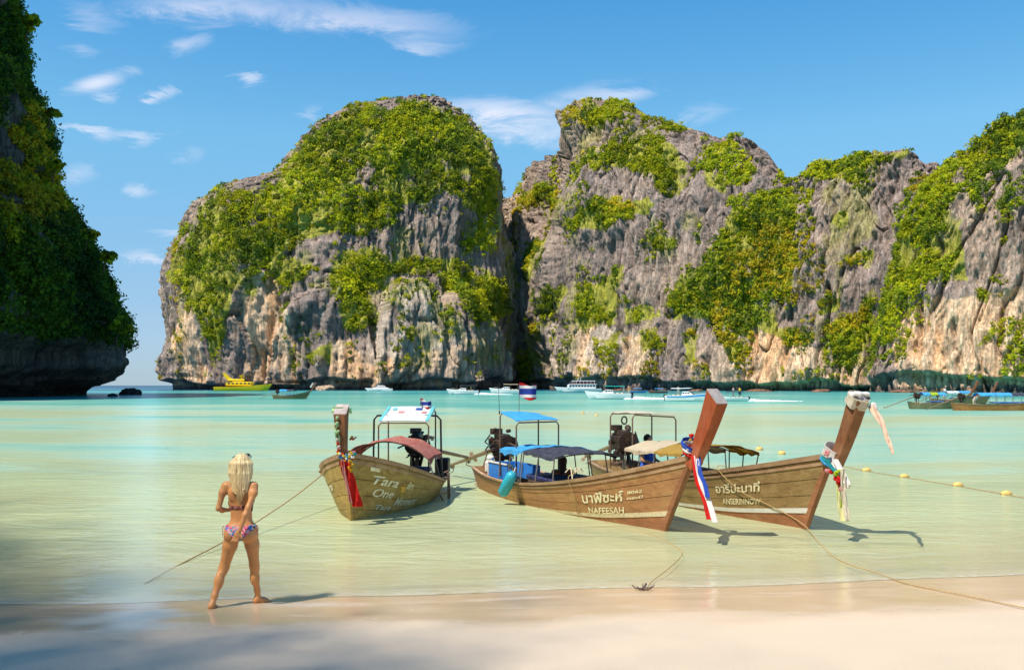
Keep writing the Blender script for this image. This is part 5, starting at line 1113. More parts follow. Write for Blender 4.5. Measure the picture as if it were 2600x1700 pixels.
    def hair(p):
        d = ellip(p, (.0, .030, 1.520), (.092, .098, .112)); d = -smin(-d, ellip(p, (0, .135, 1.47), (.058, .06, .085)), .02)
        for i, l in enumerate(locks): d = smin(d, chain(p, l, [.020, .026, .025, .023, .020, .006], .012), .010)
        for sx in (-1, 1): d = smin(d, chain(p, [(sx*.078, .04, 1.55), (sx*.094, .045, 1.46), (sx*.090, .03, 1.37), (sx*.085, .01, 1.31)], [.018, .019, .016, .007], .01), .012)
        q = np.arctan2(p[:, 0], -(p[:, 1] - .05)); return d + .0020 * np.sin(q * 38 + p[:, 2] * 5) + .002 * np.sin(q * 17 - p[:, 2] * 6)
    hr = field_obj('hair', hair, (-.16, -.18, .98), (.16, .17, 1.67), .0055, mat_hair(), root, 1)
    m = MB()
    for i in range(34):
        l = locks[rg.randrange(17)]; o_ = Vector((rg.uniform(-.008, .008), -.024 + rg.uniform(-.006, .004), 0)); m.tube([Vector(q) + o_ * (1 if k else .4) for k, q in enumerate(l)][1:], [.0025, .0035, .0035, .003, .001], 5)
    m.build('loose_strands', bpy.data.materials['blonde_hair'], hr)
    sg = MB().tube([Vector((.095*math.cos(a), .04 + .105*math.sin(a), 1.588 + .016*math.sin(a))) for a in np.linspace(-.2, math.pi + .2, 15)], .005, 6).build('sunglasses', MT['black'], root)
    m = MB()
    for sx in (-.036, .036): m.ball((sx, .128, 1.606), (.028, .008, .020))
    m.build('lens', MT['glass'], sg)
    return root
woman()

def figure(label, loc, rz, h, pose, mats, cell=.022, group=None):
    """small far-off person: one body mesh, clothing and hair its children"""
    o = empty('person', loc, rz); tag(o, label, 'person', group); s = h / 1.7; J = pose
    def body(p):
        p = p / s; d = ellip(p, J['pel'], (.16, .11, .12)); d = smin(d, chain(p, [J['pel'], J['chest'], J['neck']], [.125, .145, .07], .05), .06); d = smin(d, bone(p, J['shL'], J['shR'], .06, .06), .05)
        for k in ('legL', 'legR'): d = smin(d, chain(p, J[k], [.095, .06, .04, .035], .02), .03)
        for k in ('armL', 'armR'): d = smin(d, chain(p, J[k], [.055, .042, .03, .032], .02), .03)
        d = smin(d, bone(p, J['neck'], J['head'], .05, .05), .03); return smin(d, ellip(p, J['head'], (.080, .095, .115)), .02) * s
    B_ = 1.3 * s; field_obj('body', body, (-B_ * .6, -B_ * .6, -.1), (B_ * .6, B_ * .6, 1.85 * s), cell, mats[0], o, 1)
    if mats[1]: field_obj('shirt', lambda p: np.maximum(smin(chain(p / s, [J['pel'], J['chest'], J['neck']], [.14, .16, .07], .05), bone(p / s, J['shL'], J['shR'], .075, .075), .05) * s, (p[:, 2] - J['neck'][2] * s + .03)), (-.5 * s, -.5 * s, 0), (.5 * s, .5 * s, 1.7 * s), cell, mats[1], o, 1)
    if mats[2]: field_obj('shorts', lambda p: np.maximum(np.minimum(ellip(p / s, J['pel'], (.18, .13, .13)), np.minimum(bone(p / s, J['legL'][0], J['legL'][1], .115, .085), bone(p / s, J['legR'][0], J['legR'][1], .115, .085))) * s, -1e9), (-.6 * s, -.7 * s, -.1), (.6 * s, .7 * s, 1.3 * s), cell, mats[2], o, 1)
    hx, hy, hz = J['head']; tail = J.get('hair', 0)
    def hf(p):
        p = p / s; d = ellip(p, (hx, hy - .018, hz + .025), (.092, .10, .11)); d = -smin(-d, ellip(p, (hx, hy + .09, hz - .03), (.075, .06, .09)), .02)
        if tail: d = smin(d, bone(p, (hx, hy - .05, hz), (hx, hy - .09, hz - tail), .085, .075), .03)
        return d * s
    field_obj('hair', hf, ((hx - .2) * s, (hy - .3) * s, (hz - .5) * s), ((hx + .2) * s, (hy + .2) * s, (hz + .2) * s), min(cell, .018), mats[3], o, 1)
    return o
STAND = dict(pel=(0, 0, .93), chest=(0, 0, 1.25), neck=(0, .01, 1.44), head=(0, .03, 1.60), shL=(-.17, 0, 1.38), shR=(.17, 0, 1.38), legL=[(-.09, 0, .9), (-.10, .02, .48), (-.10, -.02, .1), (-.10, .10, .04)], legR=[(.09, 0, .9), (.11, .02, .48), (.12, -.02, .1), (.12, .10, .04)], armL=[(-.2, 0, 1.38), (-.27, -.03, 1.12), (-.26, .06, .90), (-.25, .08, .83)], armR=[(.2, 0, 1.38), (.27, -.03, 1.12), (.26, .06, .90), (.25, .08, .83)])
SIT = dict(pel=(0, 0, .14), chest=(0, .02, .44), neck=(0, .03, .62), head=(0, .05, .79), shL=(-.17, .02, .57), shR=(.17, .02, .57), legL=[(-.09, 0, .12), (-.12, .42, .16), (-.12, .46, -.22), (-.12, .58, -.26)], legR=[(.09, 0, .12), (.12, .42, .16), (.12, .46, -.22), (.12, .58, -.26)], armL=[(-.2, .02, .57), (-.25, .06, .32), (-.16, .28, .26), (-.12, .34, .25)], armR=[(.2, .02, .57), (.25, .06, .32), (.16, .28, .26), (.12, .34, .25)])
LEAN = dict(STAND); LEAN.update(pel=(0, -.1, .88), chest=(0, .12, 1.12), neck=(0, .25, 1.27), head=(0, .36, 1.38), shL=(-.17, .22, 1.22), shR=(.17, .22, 1.22), armL=[(-.2, .22, 1.22), (-.34, .36, 1.05), (-.48, .48, .92), (-.52, .5, .88)], armR=[(.2, .22, 1.22), (.36, .34, 1.06), (.5, .5, .95), (.55, .52, .92)], legL=[(-.09, -.1, .85), (-.12, -.02, .46), (-.13, -.06, .08), (-.13, .05, .03)], legR=[(.09, -.1, .85), (.13, -.02, .46), (.15, -.06, .08), (.15, .05, .03)])
WAVE = dict(STAND); WAVE.update(armR=[(.2, 0, 1.38), (.42, .0, 1.50), (.62, .0, 1.66), (.68, 0, 1.70)])
MT['blue_shirt'] = mat_cloth('blue_shirt_cloth', (.03, .09, .42), (.04, .14, .55), 0); MT['white_shirt'] = mat_cloth('white_shirt_cloth', (.74, .74, .72), None, 0); MT['khaki'] = mat_cloth('khaki_cloth', (.42, .38, .26), None, 0); MT['yellow_shirt'] = mat_cloth('yellow_shirt_cloth', (.70, .55, .04), None, 0)
s_ = b2.w(Vector((-3.85, .12, .10))); SIT2 = dict(SIT); SIT2['hair'] = .26
figure('person with long brown hair in orange plaid shirt seated under navy canopy', s_, math.atan2(b2.h.y, b2.h.x) + R(60), 1.55, SIT2, (MT['skin_far'], MT['plaid'], MT['navy'], MT['hair_brown']))
q_ = b3.loc(1641, 1112, .2); s_ = b3.w(Vector((q_.x, .2, q_.z - .80))); figure('dark haired person in blue seated beneath the beige canopy', s_, math.atan2(b3.h.y, b3.h.x) - R(60), 1.66, SIT, (MT['skin_far'], MT['blue_shirt'], MT['blue_shirt'], MT['hair_dark']))

# ------------------------------------------------------------------ boats across the bay
def at(px, Y, z=0.0): return Vector(((px - CX) / FPX * Y, Y, z))
def shell(L, B, H, bow=.45, keel=-.25, fine=1.8, n=16):
    """planing hull rings, bow at +x; returns rings from keel to sheer"""
    rg = []
    for i in range(n + 1):
        q = i / n; b = B / 2 * (1 - max(0, (q - .45) / .55) ** fine) * (.90 + .10 * min(q / .3, 1)) + .02; sh = H * (1 + bow * max(0, (q - .3) / .7) ** 1.6); x = -L / 2 + L * q; k = keel * (1 - max(0, (q - .6) / .4) ** 1.5); fx = .10 * L * max(0, (q - .7) / .3) ** 2
        rg.append([Vector((x, 0, k)), Vector((x, -b * .78, .08 + .12 * q)), Vector((x + fx * .6, -b * .95, sh * .6)), Vector((x + fx, -b, sh)), Vector((x + fx, 0, sh + .04)), Vector((x + fx, b, sh)), Vector((x + fx * .6, b * .95, sh * .6)), Vector((x, b * .78, .08 + .12 * q))])
    return rg
def speedboat(label, px, Y, L, face, hullmat='gel', top='cream_cloth', cabin=True, outboards=2, stripe=None, wake=0, H=1.05, group='motor boats in the bay', rz=None):
    o = empty('speedboat', at(px, Y), rz if rz is not None else (0 if face > 0 else math.pi)); tag(o, label, 'speedboat', group); B = L * .28; rg = shell(L, B, H * L / 8)
    MB().loft(rg).build('hull', MT[hullmat], o); k = L / 8; hz = H * k
    if stripe:
        for sd in (3, 5):
            g = [[r_[sd] + Vector((0, .02 * (-1 if sd == 3 else 1), -.08 * k)), r_[sd].lerp(r_[sd - 1 if sd == 3 else sd + 1], .75) + Vector((0, .03 * (-1 if sd == 3 else 1), 0))] for r_ in rg[1:-1]]; MB().sheet(g, .03).build('side_stripe', MT[stripe], o)
    if cabin:
        c = MB(); prof = [(-.5, 0), (-.5, .75), (.6, .80), (1.5, .15), (1.9, 0)]
        c.loft([[Vector((x * k * 1.15, sd * B * .36 * (1 - .18 * (z > .3)), hz + z * k)) for x, z in prof] for sd in (-1, 1)]); cb = c.build('cabin', MT['gel'], o)
        for sd in (-1, 1):
            for j in range(3):
                x0 = (-.42 + .42 * j) * k * 1.15; MB().sheet([[Vector((x0, sd * B * .366 * .9, hz + .36 * k)), Vector((x0, sd * B * .355 * .86, hz + .64 * k))], [Vector((x0 + .36 * k, sd * B * .366 * .9, hz + .36 * k)), Vector((x0 + .36 * k, sd * B * .355 * .86, hz + .64 * k))]], .03).build('window', MT['glass'], cb)
        MB().sheet([[Vector((.80 * k, -B * .25, hz + .72 * k)), Vector((.80 * k, B * .25, hz + .72 * k))], [Vector((1.62 * k, -B * .30, hz + .20 * k)), Vector((1.62 * k, B * .30, hz + .20 * k))]], .05).build('windscreen', MT['glass'], cb)
    g = [[Vector((x * k, w * B * .42, hz + (1.38 + .10 * (1 - w * w) + .04 * math.sin(x)) * k)) for w in (-1, -.5, 0, .5, 1)] for x in (-2.8, -1.8, -.8, .2, 1.0)]; MB().sheet(g, .06).build('sun_top', MT[top], o)
    for x in (-2.7, -.9, .9):
        for sd in (-1, 1): MB().tube([Vector((x * k, sd * B * .41, hz)), Vector((x * k, sd * B * .41, hz + 1.38 * k))], .03 * k, 5).build('top_post', MT['steel'], o)
    MB().tube([Vector((1.3 * k, -B * .36, hz + .05)), Vector((1.9 * k, -B * .33, hz + .5 * k)), Vector((3.4 * k, -B * .05, hz + .75 * k)), Vector((3.4 * k, B * .05, hz + .75 * k)), Vector((1.9 * k, B * .33, hz + .5 * k)), Vector((1.3 * k, B * .36, hz + .05))], .025 * k, 5).build('bow_rail', MT['steel'], o)
    for j in range(outboards):
        y = (j - (outboards - 1) / 2) * .5 * k; MB().box((-L / 2 - .22 * k, y, hz * .9), (.5 * k, .36 * k, .62 * k), bev=.08 * k).box((-L / 2 - .25 * k, y, hz * .2), (.2 * k, .14 * k, .9 * k), bev=.03).build('outboard_motor', MT['black'], o)
    for j in range(3): MB().box((-2.3 * k + .9 * k * j, 0, hz + .02), (.5 * k, B * .7, .32 * k), bev=.05).build('seat', MT['cream'], o)
    if wake:
        w = empty('wake', at(px, Y) - Vector((face * L * .55, 0, 0)), 0 if face > 0 else math.pi); bpy.data.objects.remove(w); rg_ = np.random.default_rng(int(px)); n = 46; m = MB()
        for i in range(n):
            u = i / n; x = -L * .42 - u * wake; sp = (.25 + .9 * u) * B; hgt = (.55 * (1 - u) ** 1.5 + .10) * k
            for j in range(4): y = rg_.normal(0, sp * .45); m.ball((x + rg_.normal(0, .3), y, 0), (rg_.uniform(.3, .8) * k * (1.3 - .6 * u), rg_.uniform(.2, .5) * k, hgt * rg_.uniform(.3, 1.0)), 6, 4)
        wk = m.build('wake', MT['foam']); wk.location = at(px, Y); wk.rotation_euler = (0, 0, 0 if face > 0 else math.pi); tag(wk, 'white churned foam behind a moving motor boat', kind='stuff')
    return o
speedboat('white speedboat with navy canopy running left before the dome', 1178, 245, 7.6, -1, top='tarp_navy', wake=9, group='motor boats in the bay')
speedboat('white speedboat with cream roof behind the flying flag', 1288, 268, 8.6, -1, top='tarp_beige')
speedboat('white speedboat with teal canopy and foam wake behind it', 1548, 163, 7.2, -1, top='tealtop', outboards=3, wake=12)
speedboat('blue and white speedboat seen from its stern beside red bow post', 1742, 142, 6.2, 1, hullmat='gel', top='tarp_white', stripe='gelblue', rz=R(-28))
speedboat('dark speedboat trailing spray to the right of red bow post', 1856, 141, 5.0, -1, hullmat='gel', top='tarp_navy', cabin=False, wake=8, H=.9)
figure('person in yellow shirt waving from the dark speedboat', at(1878, 141, .55), R(180), 1.6, WAVE, (MT['skin_far'], MT['yellow_shirt'], MT['navy'], MT['hair_dark']), cell=.05)
def ferry():
    Y = 322; o = empty('ferry', at(1472, Y), math.pi); tag(o, 'white double deck ferry with rows of dark windows', 'ferry'); L, B = 14.5, 4.4; MB().loft(shell(L, B, 1.25, bow=.5, fine=2.4)).build('hull', MT['gel'], o)
    d1 = MB().box((-.6, 0, 1.95), (9.6, 3.6, 1.35), bev=.15).build('lower_cabin', MT['gel'], o); d2 = MB().box((-1.2, 0, 3.85), (8.0, 3.2, .18), bev=.06).build('upper_roof', MT['gel'], o); MB().box((-1.0, 0, 2.70), (9.4, 3.9, .16), bev=.05).build('upper_deck', MT['gel'], o)
    for sd in (-1, 1):
        for j in range(9): MB().box((-4.7 + 1.0 * j, sd * 1.81, 2.10), (.74, .05, .55)).build('window', MT['glass'], d1)
        for j in range(7): MB().tube([Vector((-4.9 + 1.22 * j, sd * 1.5, 2.7)), Vector((-4.9 + 1.22 * j, sd * 1.5, 3.8))], .05, 5).build('deck_post', MT['gel'], o)
        MB().tube([Vector((-5.2, sd * 1.8, 3.25)), Vector((3.4, sd * 1.8, 3.25))], .04, 5).build('railing', MT['red'], o)
    MB().box((3.0, 0, 3.2), (1.0, 2.8, .8), bev=.15).build('wheelhouse', MT['glass'], o); MB().tube([Vector((-.2, 0, 3.9)), Vector((-.5, 0, 5.2))], .06, 6).build('mast', MT['gel'], o); MB().tube([Vector((.9, 0, 3.9)), Vector((.3, 0, 4.8))], .06, 6).build('radar_arch', MT['gel'], o)
ferry()
def yellow_boat():
    Y = 400; o = empty('tour_boat', at(612, Y), 0); tag(o, 'bright yellow tour boat with raised funnel near the headland', 'tour boat'); L, B = 22.0, 5.2; MB().loft(shell(L, B, 1.7, bow=.75, fine=2.2)).build('hull', MT['yellowhull'], o)
    c = MB().box((-.5, 0, 3.0), (11, 3.8, 1.7), bev=.3).build('cabin', MT['yellowhull'], o); MB().box((-1.6, 0, 4.5), (7.0, 3.0, 1.0), bev=.35).build('upper_cabin', MT['yellowhull'], o); MB().box((-6.4, 0, 3.9), (6.2, 3.9, .16), bev=.05).build('aft_awning', MT['brown'], o)
    MB().loft([[Vector((-5.6, y, 4.6)), Vector((-3.0, y, 4.6)), Vector((-4.6, y, 5.6)), Vector((-7.0, y, 7.6)), Vector((-7.6, y, 7.4))] for y in (-1.0, 1.0)]).build('funnel_fin', MT['yellowhull'], o)
    for j in range(6):
        for sd in (-1, 1): MB().box((-4.6 + 1.7 * j, sd * 1.92, 3.2), (1.0, .06, .6)).build('window', MT['glass'], c)
    for j in range(4):
        for sd in (-1, 1): MB().tube([Vector((-9.2 + 1.4 * j, sd * 1.8, 1.6)), Vector((-9.2 + 1.4 * j, sd * 1.8, 3.9))], .07, 5).build('awning_post', MT['brown'], o)
    for j in range(3): MB().box((1.9 + .9 * j, 0, 4.55 + .03 * j), (.12, 2.6, 1.3), bev=.03).build('deck_chair', MT['brown'], o)
yellow_boat()
def catamaran():
    Y = 402; o = empty('sailing_catamaran', at(965, Y), math.pi); tag(o, 'white sailing catamaran with bare mast anchored under the headland', 'catamaran'); L = 10.2
    for sd in (-1, 1): m = MB(); rg = shell(L, 1.1, 1.0, bow=.2); m.loft([[p + Vector((0, sd * 2.1, 0)) for p in r_] for r_ in rg]).build('hull', MT['gel'], o)
    MB().box((-.5, 0, 1.15), (6.5, 4.2, .5), bev=.2).build('bridge_deck', MT['gel'], o); c = MB().box((-.4, 0, 1.85), (4.2, 3.4, .95), bev=.35, taper=.82).build('cabin', MT['gel'], o)
    for j in range(4): MB().box((-1.7 + .9 * j, -1.62, 1.9), (.7, .12, .4)).box((-1.7 + .9 * j, 1.62, 1.9), (.7, .12, .4)).build('window', MT['glass'], c)
    MB().tube([Vector((.6, 0, 2)), Vector((.5, 0, 17))], [.13, .08], 7).build('mast', MT['steel'], o); MB().tube([Vector((.5, 0, 3.2)), Vector((-4, 0, 3.0))], .12, 6).build('boom', MT['tarp_navy'], o)
    for a in (Vector((4.9, 0, 1.2)), Vector((-.5, -2.2, 1.2)), Vector((-.5, 2.2, 1.2))): MB().tube([Vector((.5, 0, 16.6)), a], .03, 4).build('stay', MT['steel'], o)
catamaran()
def far_longtail(label, px, Y, face, L, wood, tops, rz=0.0, tipmat='cwhite', B=1.7):
    h = Vector((face * math.cos(rz), math.sin(rz), 0)); b = Boat('longtail_boat', label, (at(px, Y).x, Y), (h.x, h.y), L, B, [.75, .62, .60, .64, .74, .92, 1.15, 1.36, 1.5], 1.0, 'long-tail boats farther out', keel=-.3)
    b.hull(wood, seams=(0, .45, .93), bottom=wood, line=False); b.post(b.pt(1, 1, 1) * 1.0 + Vector((-.02, -.06, -.15)), b.pt(1, 1, 1) + Vector((.75, -.06, 1.25)), .14, .2, .2, .24, 'post_brown', tipmat)
    b.engine(Vector((-L + .5, 0, .6)), 1.55, .55, (-L - 2.6, 0, .1)); n = len(tops)
    for i, t in enumerate(tops): b.canopy(-L * (.80 - .48 * i / n), -L * (.80 - .48 * (i + 1) / n) - .05, .78, 1.45, 1.45, .22, t, seed=i + 20, valance=.1)
    MB().box((-L * .5, 0, .75), (L * .3, 1.1, .12), bev=.03).build('seat_cushion', MT['blue'], b.root)
    return b
lt = far_longtail('small dark long-tail boat with blue canopy and white bow tip off the headland', 776, 163, 1, 5.6, 'green_wood', ['tarp_blue', 'tarp_navy'], R(-8))
MB().tube([Vector((.9, 0, 2.0)), Vector((1.35, 0, 2.75))], [.16, .13], 8).build('bow_wrap', MT['cwhite'], lt.root)
lg = far_longtail('green grey long-tail boat with blue and green canopies at the right', 2436, 94, 1, 4.6, 'green_wood', ['tarp_blue', 'lime', 'tarp_blue'], R(-6))
lo_ = far_longtail('orange brown long-tail boat cut by the right edge', 2690, 88, 1, 9.4, 'orange_wood', ['tarp_blue', 'tarp_blue', 'tarp_navy'], R(-4))
lb = far_longtail('long-tail boat with pale blue awnings behind the others at right', 2500, 118, 1, 7.0, 'hull_c', ['tarp_white', 'tarp_blue'], R(10))
figure('person in white leaning over the side of the orange brown boat', lo_.w(Vector((-7.7, -.2, .1))), R(200), 1.65, LEAN, (MT['skin_far'], MT['white_shirt'], MT['khaki'], MT['hair_brown']), cell=.035)
figure('person in white standing on the far boat at right', lb.w(Vector((-5.4, .2, .5))), R(20), 1.7, STAND, (MT['skin_far'], MT['white_shirt'], MT['white_shirt'], MT['hair_dark']), cell=.04)
figure('bare chested person standing amid the right edge boats', lb.w(Vector((-1.9, .2, .5))), R(150), 1.65, STAND, (MT['skin_far'], None, MT['khaki'], MT['hair_dark']), cell=.04)
src_ = [o for o in bpy.data.objects if o.get('label', '').startswith(('person in white standing', 'bare chested'))]
def passenger(src, label, loc, rz):
    n_ = src.copy(); COL.objects.link(n_); n_.location = loc; n_.rotation_euler = (0, 0, rz); n_['label'] = label; n_['group'] = 'passengers on the far boats'
    for ch in src.children: k_ = ch.copy(); COL.objects.link(k_); k_.parent = n_
for k_, (px, Y, z, rz, lab) in enumerate(((1583, 163, .8, 1.2, 'passenger standing at the stern of the teal canopy speedboat, left of two'), (1597, 163, .7, 2.5, 'passenger standing at the stern of the teal canopy speedboat, right of two'), (1722, 142.5, .6, .4, 'passenger standing at the stern of the blue and white speedboat'), (1196, 245, .8, 3.0, 'passenger standing at the stern of the navy canopy speedboat'), (1862, 141.2, .5, 1.0, 'passenger standing beside the waving person on the dark speedboat'))):
    passenger(src_[k_ % 2], lab, at(px, Y, z), rz)
for i, (px, Y, L) in enumerate(((1620, 300, 5.0), (1672, 290, 5.5))):
    o = empty('rowing_skiff', at(px, Y), R(8 + 160 * i)); tag(o, ('low blue skiff moored at the cliff foot', 'low blue and white skiff moored farther right at the cliff foot')[i], 'skiff'); MB().loft(shell(L, 1.6, .5)).build('hull', MT[('gelblue', 'brown')[i]], o); g = [[Vector((x, w * .7, 1.35 + .12 * (1 - w * w))) for w in (-1, 0, 1)] for x in (-1.4, 0, 1.2)]; MB().sheet(g, .05).build('awning', MT['tarp_blue'], o)
    for x in (-1.3, 1.1):
        for sd in (-1, 1): MB().tube([Vector((x, sd * .65, .4)), Vector((x, sd * .65, 1.36))], .03, 5).build('awning_post', MT['steel'], o)

# ------------------------------------------------------------------ ropes, buoys, anchor, rocks
def ground_z(x, y): return float(-sea_depth(np.array([x]), np.array([y]))[0])
def rope(name, label, pts, r, mat, n=6, cat='rope'):
    o = empty(name, pts[0]); tag(o, label, cat); P = [Vector(p) for p in pts]; Q = []
    for k in range(len(P) - 1):
        p0, p1, p2, p3 = P[max(k-1, 0)], P[k], P[k+1], P[min(k+2, len(P)-1)]
        for i in range(8): u = i / 8; Q.append(.5 * ((2*p1) + (p2-p0)*u + (2*p0-5*p1+4*p2-p3)*u*u + (3*p1-p0-3*p2+p3)*u**3))
    Q.append(P[-1]); MB().tube([q - P[0] for q in Q], r, n).build('strand', MT[mat], o); return o
def on_water(px, py, z=.0): Y = (CAMH - z) * FPX / (py - HY); return Vector(((px - CX) / FPX * Y, Y, z))
st_ = b1.w(b1.pt(.62, 1.0, -1, .03)); en = on_water(453, 1434, 0); mid = st_.lerp(en, .5) + Vector((0, 0, -.10)); en2 = en + (en - st_).normalized() * .9; en2.z = ground_z(en2.x, en2.y) + .02
r1 = rope('mooring_rope', 'taut mooring rope from the left boat passing behind the walking person', [st_, st_.lerp(mid, .5) + Vector((0, 0, -.03)), mid, mid.lerp(en, .5) + Vector((0, 0, -.03)), en, en2], .010, 'rope')
m = MB(); m.tube([Vector((.10 * math.cos(a), .05 * math.sin(2 * a), .03 + .02 * math.sin(a * 3))) for a in np.linspace(0, 12, 30)], .014, 5).build('knot', MT['rope'], r1)
gq = b2.pt(.714, 1.0, -1, .02); g0 = b2.w(gq + Vector((0, .10, .10))); g1 = b2.w(b2.pt(.714, 1.0, -1, .05) + Vector((0, 0, .02))); g2 = b2.w(b2.pt(.725, .6, -1, .05)); g3 = b2.w(b2.pt(.736, .15, -1, .08)); g3.z = 0.0
def bed(px, py, up=.02):
    p = on_water(px, py, 0); z = ground_z(p.x, p.y) + up; return Vector((p.x, p.y, z))
r2 = rope('mooring_rope', 'pale rope hanging down the side of the middle boat to an anchor', [g0, g1, g2, g3, on_water(1640, 1352, .004), on_water(1712, 1385, .004), on_water(1732, 1405, .004), on_water(1700, 1440, .004), on_water(1655, 1475, .006), on_water(1640, 1497, .02)], .006, 'rope')
m = MB()
for j in range(5): a = j * 1.3; m.tube([Vector((0, 0, 0)), Vector((.10*math.cos(a), .08*math.sin(a), .10)), Vector((.17*math.cos(a+.5), .15*math.sin(a+.5), .02 - .10*(j % 2)))], .011, 5)
m.build('loose_ends', MT['rope_pale'], r2)
pa_ = on_water(1634, 1500, .0); an = group_thing('anchor', 'small dark grapnel anchor at the water edge below the middle boat', 'anchor', pa_)
MB().tube([(0, 0, .02), (.05, .16, .05)], .014, 6).build('shank', MT['pipe'], an)
for j in range(5): a = j * 1.257 + .3; MB().tube([(0, 0, .03), (.09*math.cos(a), .05*math.sin(a), .03), (.14*math.cos(a), .08*math.sin(a), .07)], [.012, .010, .005], 6).build('fluke', MT['pipe'], an)
h0 = b3.w(b3.pt(.775, 1.0, -1, .0) + Vector((0, .12, .06))); h1 = b3.w(b3.pt(.775, 1.02, -1, .05)); h2 = b3.w(b3.pt(.83, .62, -1, .05)); h3 = b3.w(b3.pt(.90, .40, -1, .03)); h4 = b3.w(Vector((.10, -.10, .10)))
def on_sand(px, py):
    z = 0.0
    for _ in range(4): p = on_water(px, py, z); z = max(ground_z(p.x, p.y), 0) + .016
    return on_water(px, py, z)
r3 = rope('mooring_rope', 'long rope from the right boat lying across the shallows onto the sand', [h0, h1, h2, h3, h4, on_water(2078, 1375, .01), on_water(2130, 1420, .01), on_water(2230, 1455, .01), on_sand(2310, 1482), on_sand(2375, 1495), on_sand(2440, 1508), on_sand(2520, 1525), on_sand(2600, 1542), on_sand(2680, 1560), on_sand(2760, 1580)], .007, 'rope')
fl = [(2140, 1182), (2200, 1195), (2296, 1211), (2432, 1233), (2555, 1255), (2640, 1270)]
bl = rope('buoy_line', 'thin buoy line strung along the water at right', [on_water(x, y, .012) for x, y in fl], .009, 'rope')
FL = ('nearest the right bow', 'second from the right bow', 'third from the right bow', 'closest to the right edge')
for (x, y), t in zip(fl[1:5], FL):
    o = empty('float', on_water(x, y, 0)); tag(o, 'orange yellow float on the buoy line, ' + t, 'float', 'floats on the buoy line'); MB().ball((0, 0, .02), (.12, .085, .075), 10, 6).build('body', MT['float'], o); MB().tube([Vector((-.13, 0, .02)), Vector((.13, 0, .02))], .02, 6).build('core_tube', MT['rope'], o)
for (x, y), t in zip(((1928, 1142), (1985, 1153), (1515, 1055), (1480, 1049)), ('between the two right boats', 'just right of the yellow canopy boat', 'behind the engine of the right boat', 'left of the far right engine')):
    o = empty('float', on_water(x, y, 0)); tag(o, 'small yellow float bobbing ' + t, 'float', 'loose yellow floats'); MB().ball((0, 0, .03), (.14, .12, .10), 10, 6).build('body', MT['float'], o); MB().tube([Vector((0, 0, .1)), Vector((0, 0, .16))], .02, 6).build('eye', MT['rope'], o)
def boulder(label, c, r, seed, col, group=None):
    n, m_ = 48, 26; th = np.linspace(0, 2 * np.pi, n, endpoint=False); ph = np.linspace(-np.pi / 2, np.pi / 2, m_); T, P_ = np.meshgrid(th, ph); d = np.stack([np.cos(P_) * np.cos(T), np.cos(P_) * np.sin(T), np.sin(P_)], -1).reshape(-1, 3)
    k = 1 + .28 * fbm(d * 1.7 + seed, 4, seed) + .14 * ridged(d * 3.5, 3, seed); v = d * k[:, None] * np.array(r); cc = np.array(col) * (1 + .4 * fbm(d * 5, 3, seed))[:, None]
    o = link('rock', big_mesh('rock', v, grid_faces(m_, n, True), ROCK, cc, smooth=True), loc=c); tag(o, label, 'rock', group); return o
boulder('low dark rock in the sea beside the shaded headland', at(330, 232, .2), (2.5, 1.8, 1.35), 3, (.05, .045, .042)); boulder('tiny dark rock off the tip of the shaded headland', at(286, 205, 0), (1.0, .8, .5), 8, (.05, .045, .042))
boulder('pale tan boulder in the dark cave of the headland', at(826, 462, .3), (4.6, 3, 2.0), 5, (.46, .33, .22))
for i, (px, w_, lab) in enumerate(((1432, 3.2, 'behind the ferry'), (1582, 4.4, 'behind the teal canopy speedboat'), (1768, 2.4, 'just left of the red bow post'), (1925, 5.0, 'right of the red bow post'), (2085, 3.0, 'left of the scarf-topped post'), (2290, 3.6, 'left of the moored boats at right'))):
    Y = float(np.interp(px, [1380, 1860, 2300, 2600], [425, 372, 305, 288])); boulder('brown tide-washed boulder at the cliff foot ' + lab, at(px, Y, 0), (w_, 2.0, random.uniform(.5, 1.0)), 20 + i, (.24, .13, .08), 'boulders along the cliff foot')

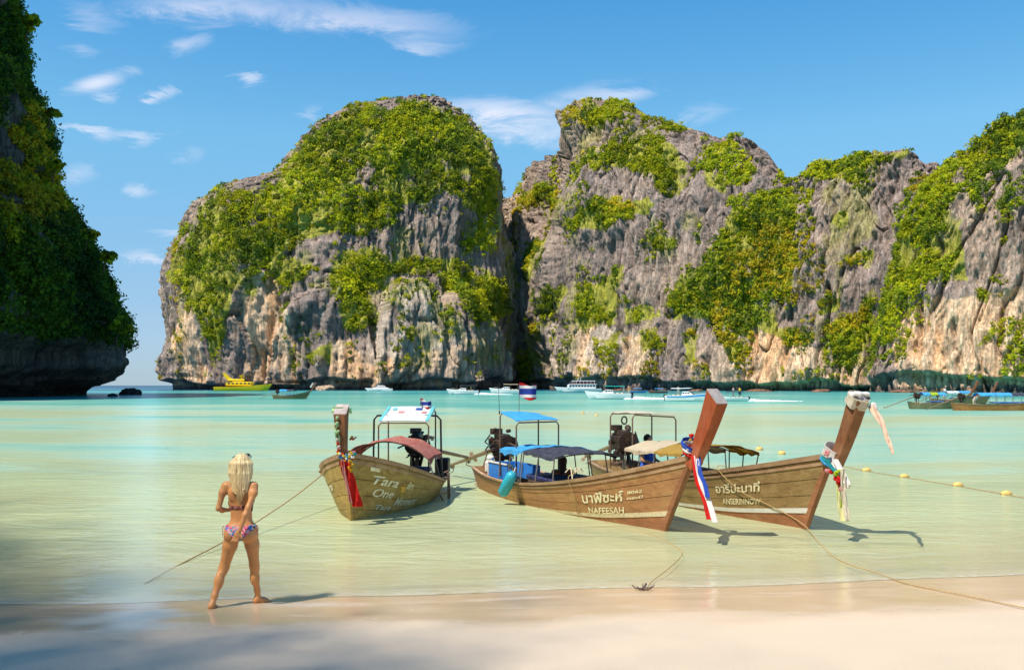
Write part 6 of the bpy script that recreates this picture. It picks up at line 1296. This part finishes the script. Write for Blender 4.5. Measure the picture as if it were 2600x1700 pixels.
# ------------------------------------------------------------------ trees
def tree(name, label, base, h, crown_r, seed, n_cl=40, per=60, leaf=.2, lean=(0, 0), cols=None, group=None, crown_h=.62):
    o = empty(name, base); tag(o, label, 'tree', group); g = np.random.default_rng(seed); rg = random.Random(seed)
    top = Vector((lean[0], lean[1], h * .72)); m = MB(); r0 = .035 * h + .03
    m.tube([Vector((0, 0, -.3)), Vector((lean[0] * .15, lean[1] * .15, h * .25)), Vector((lean[0] * .55, lean[1] * .55, h * .5)), top], [r0 * 1.3, r0, r0 * .75, r0 * .45], 9)
    cen = []
    for k in range(7):
        a = k * 2.4 + rg.random(); e = top + Vector((math.cos(a) * crown_r * .62, math.sin(a) * crown_r * .62, rg.uniform(-.1, .22) * h)); s0 = Vector((lean[0] * .5, lean[1] * .5, h * rg.uniform(.40, .62))); m.tube([s0, s0.lerp(e, .5) + Vector((0, 0, .05 * h)), e], [r0 * .45, r0 * .3, r0 * .12], 6)
    m.build('trunk', MT['inner'], o)
    d = g.normal(size=(n_cl, 3)); d /= np.linalg.norm(d, axis=1)[:, None]; c = np.array(top) + np.array([0, 0, h * .05]) + d * (crown_r * (.35 + .65 * g.random(n_cl)))[:, None] * np.array([1, 1, crown_h])
    col_ = green(n_cl, c * 8 + seed, seed) * (1 if cols is None else cols); q, f, cc = leaves(c, d, np.full(n_cl, crown_r * .33) * (.6 + .7 * g.random(n_cl)), col_, per, leaf, seed, .8)
    link('crown', big_mesh('crown', q, f, LEAF, cc), o); return o
TS = [((88, 60), 4.6, 2.1, 'wind-bent tree jutting from the top of the shaded headland'), ((140, 292), 3.4, 1.6, 'tree on the shaded headland level with the long cloud'), ((152, 425), 4.0, 1.8, 'tree on the edge of the shaded headland beside the drifting clouds'), ((235, 600), 3.6, 1.7, 'tree on the lower skyline of the shaded headland'), ((282, 655), 3.8, 1.8, 'tree leaning out halfway up the shaded headland'), ((318, 830), 5.0, 2.3, 'tree overhanging the sea notch of the shaded headland')]
for i, ((px, py), h, cr, lab) in enumerate(TS):
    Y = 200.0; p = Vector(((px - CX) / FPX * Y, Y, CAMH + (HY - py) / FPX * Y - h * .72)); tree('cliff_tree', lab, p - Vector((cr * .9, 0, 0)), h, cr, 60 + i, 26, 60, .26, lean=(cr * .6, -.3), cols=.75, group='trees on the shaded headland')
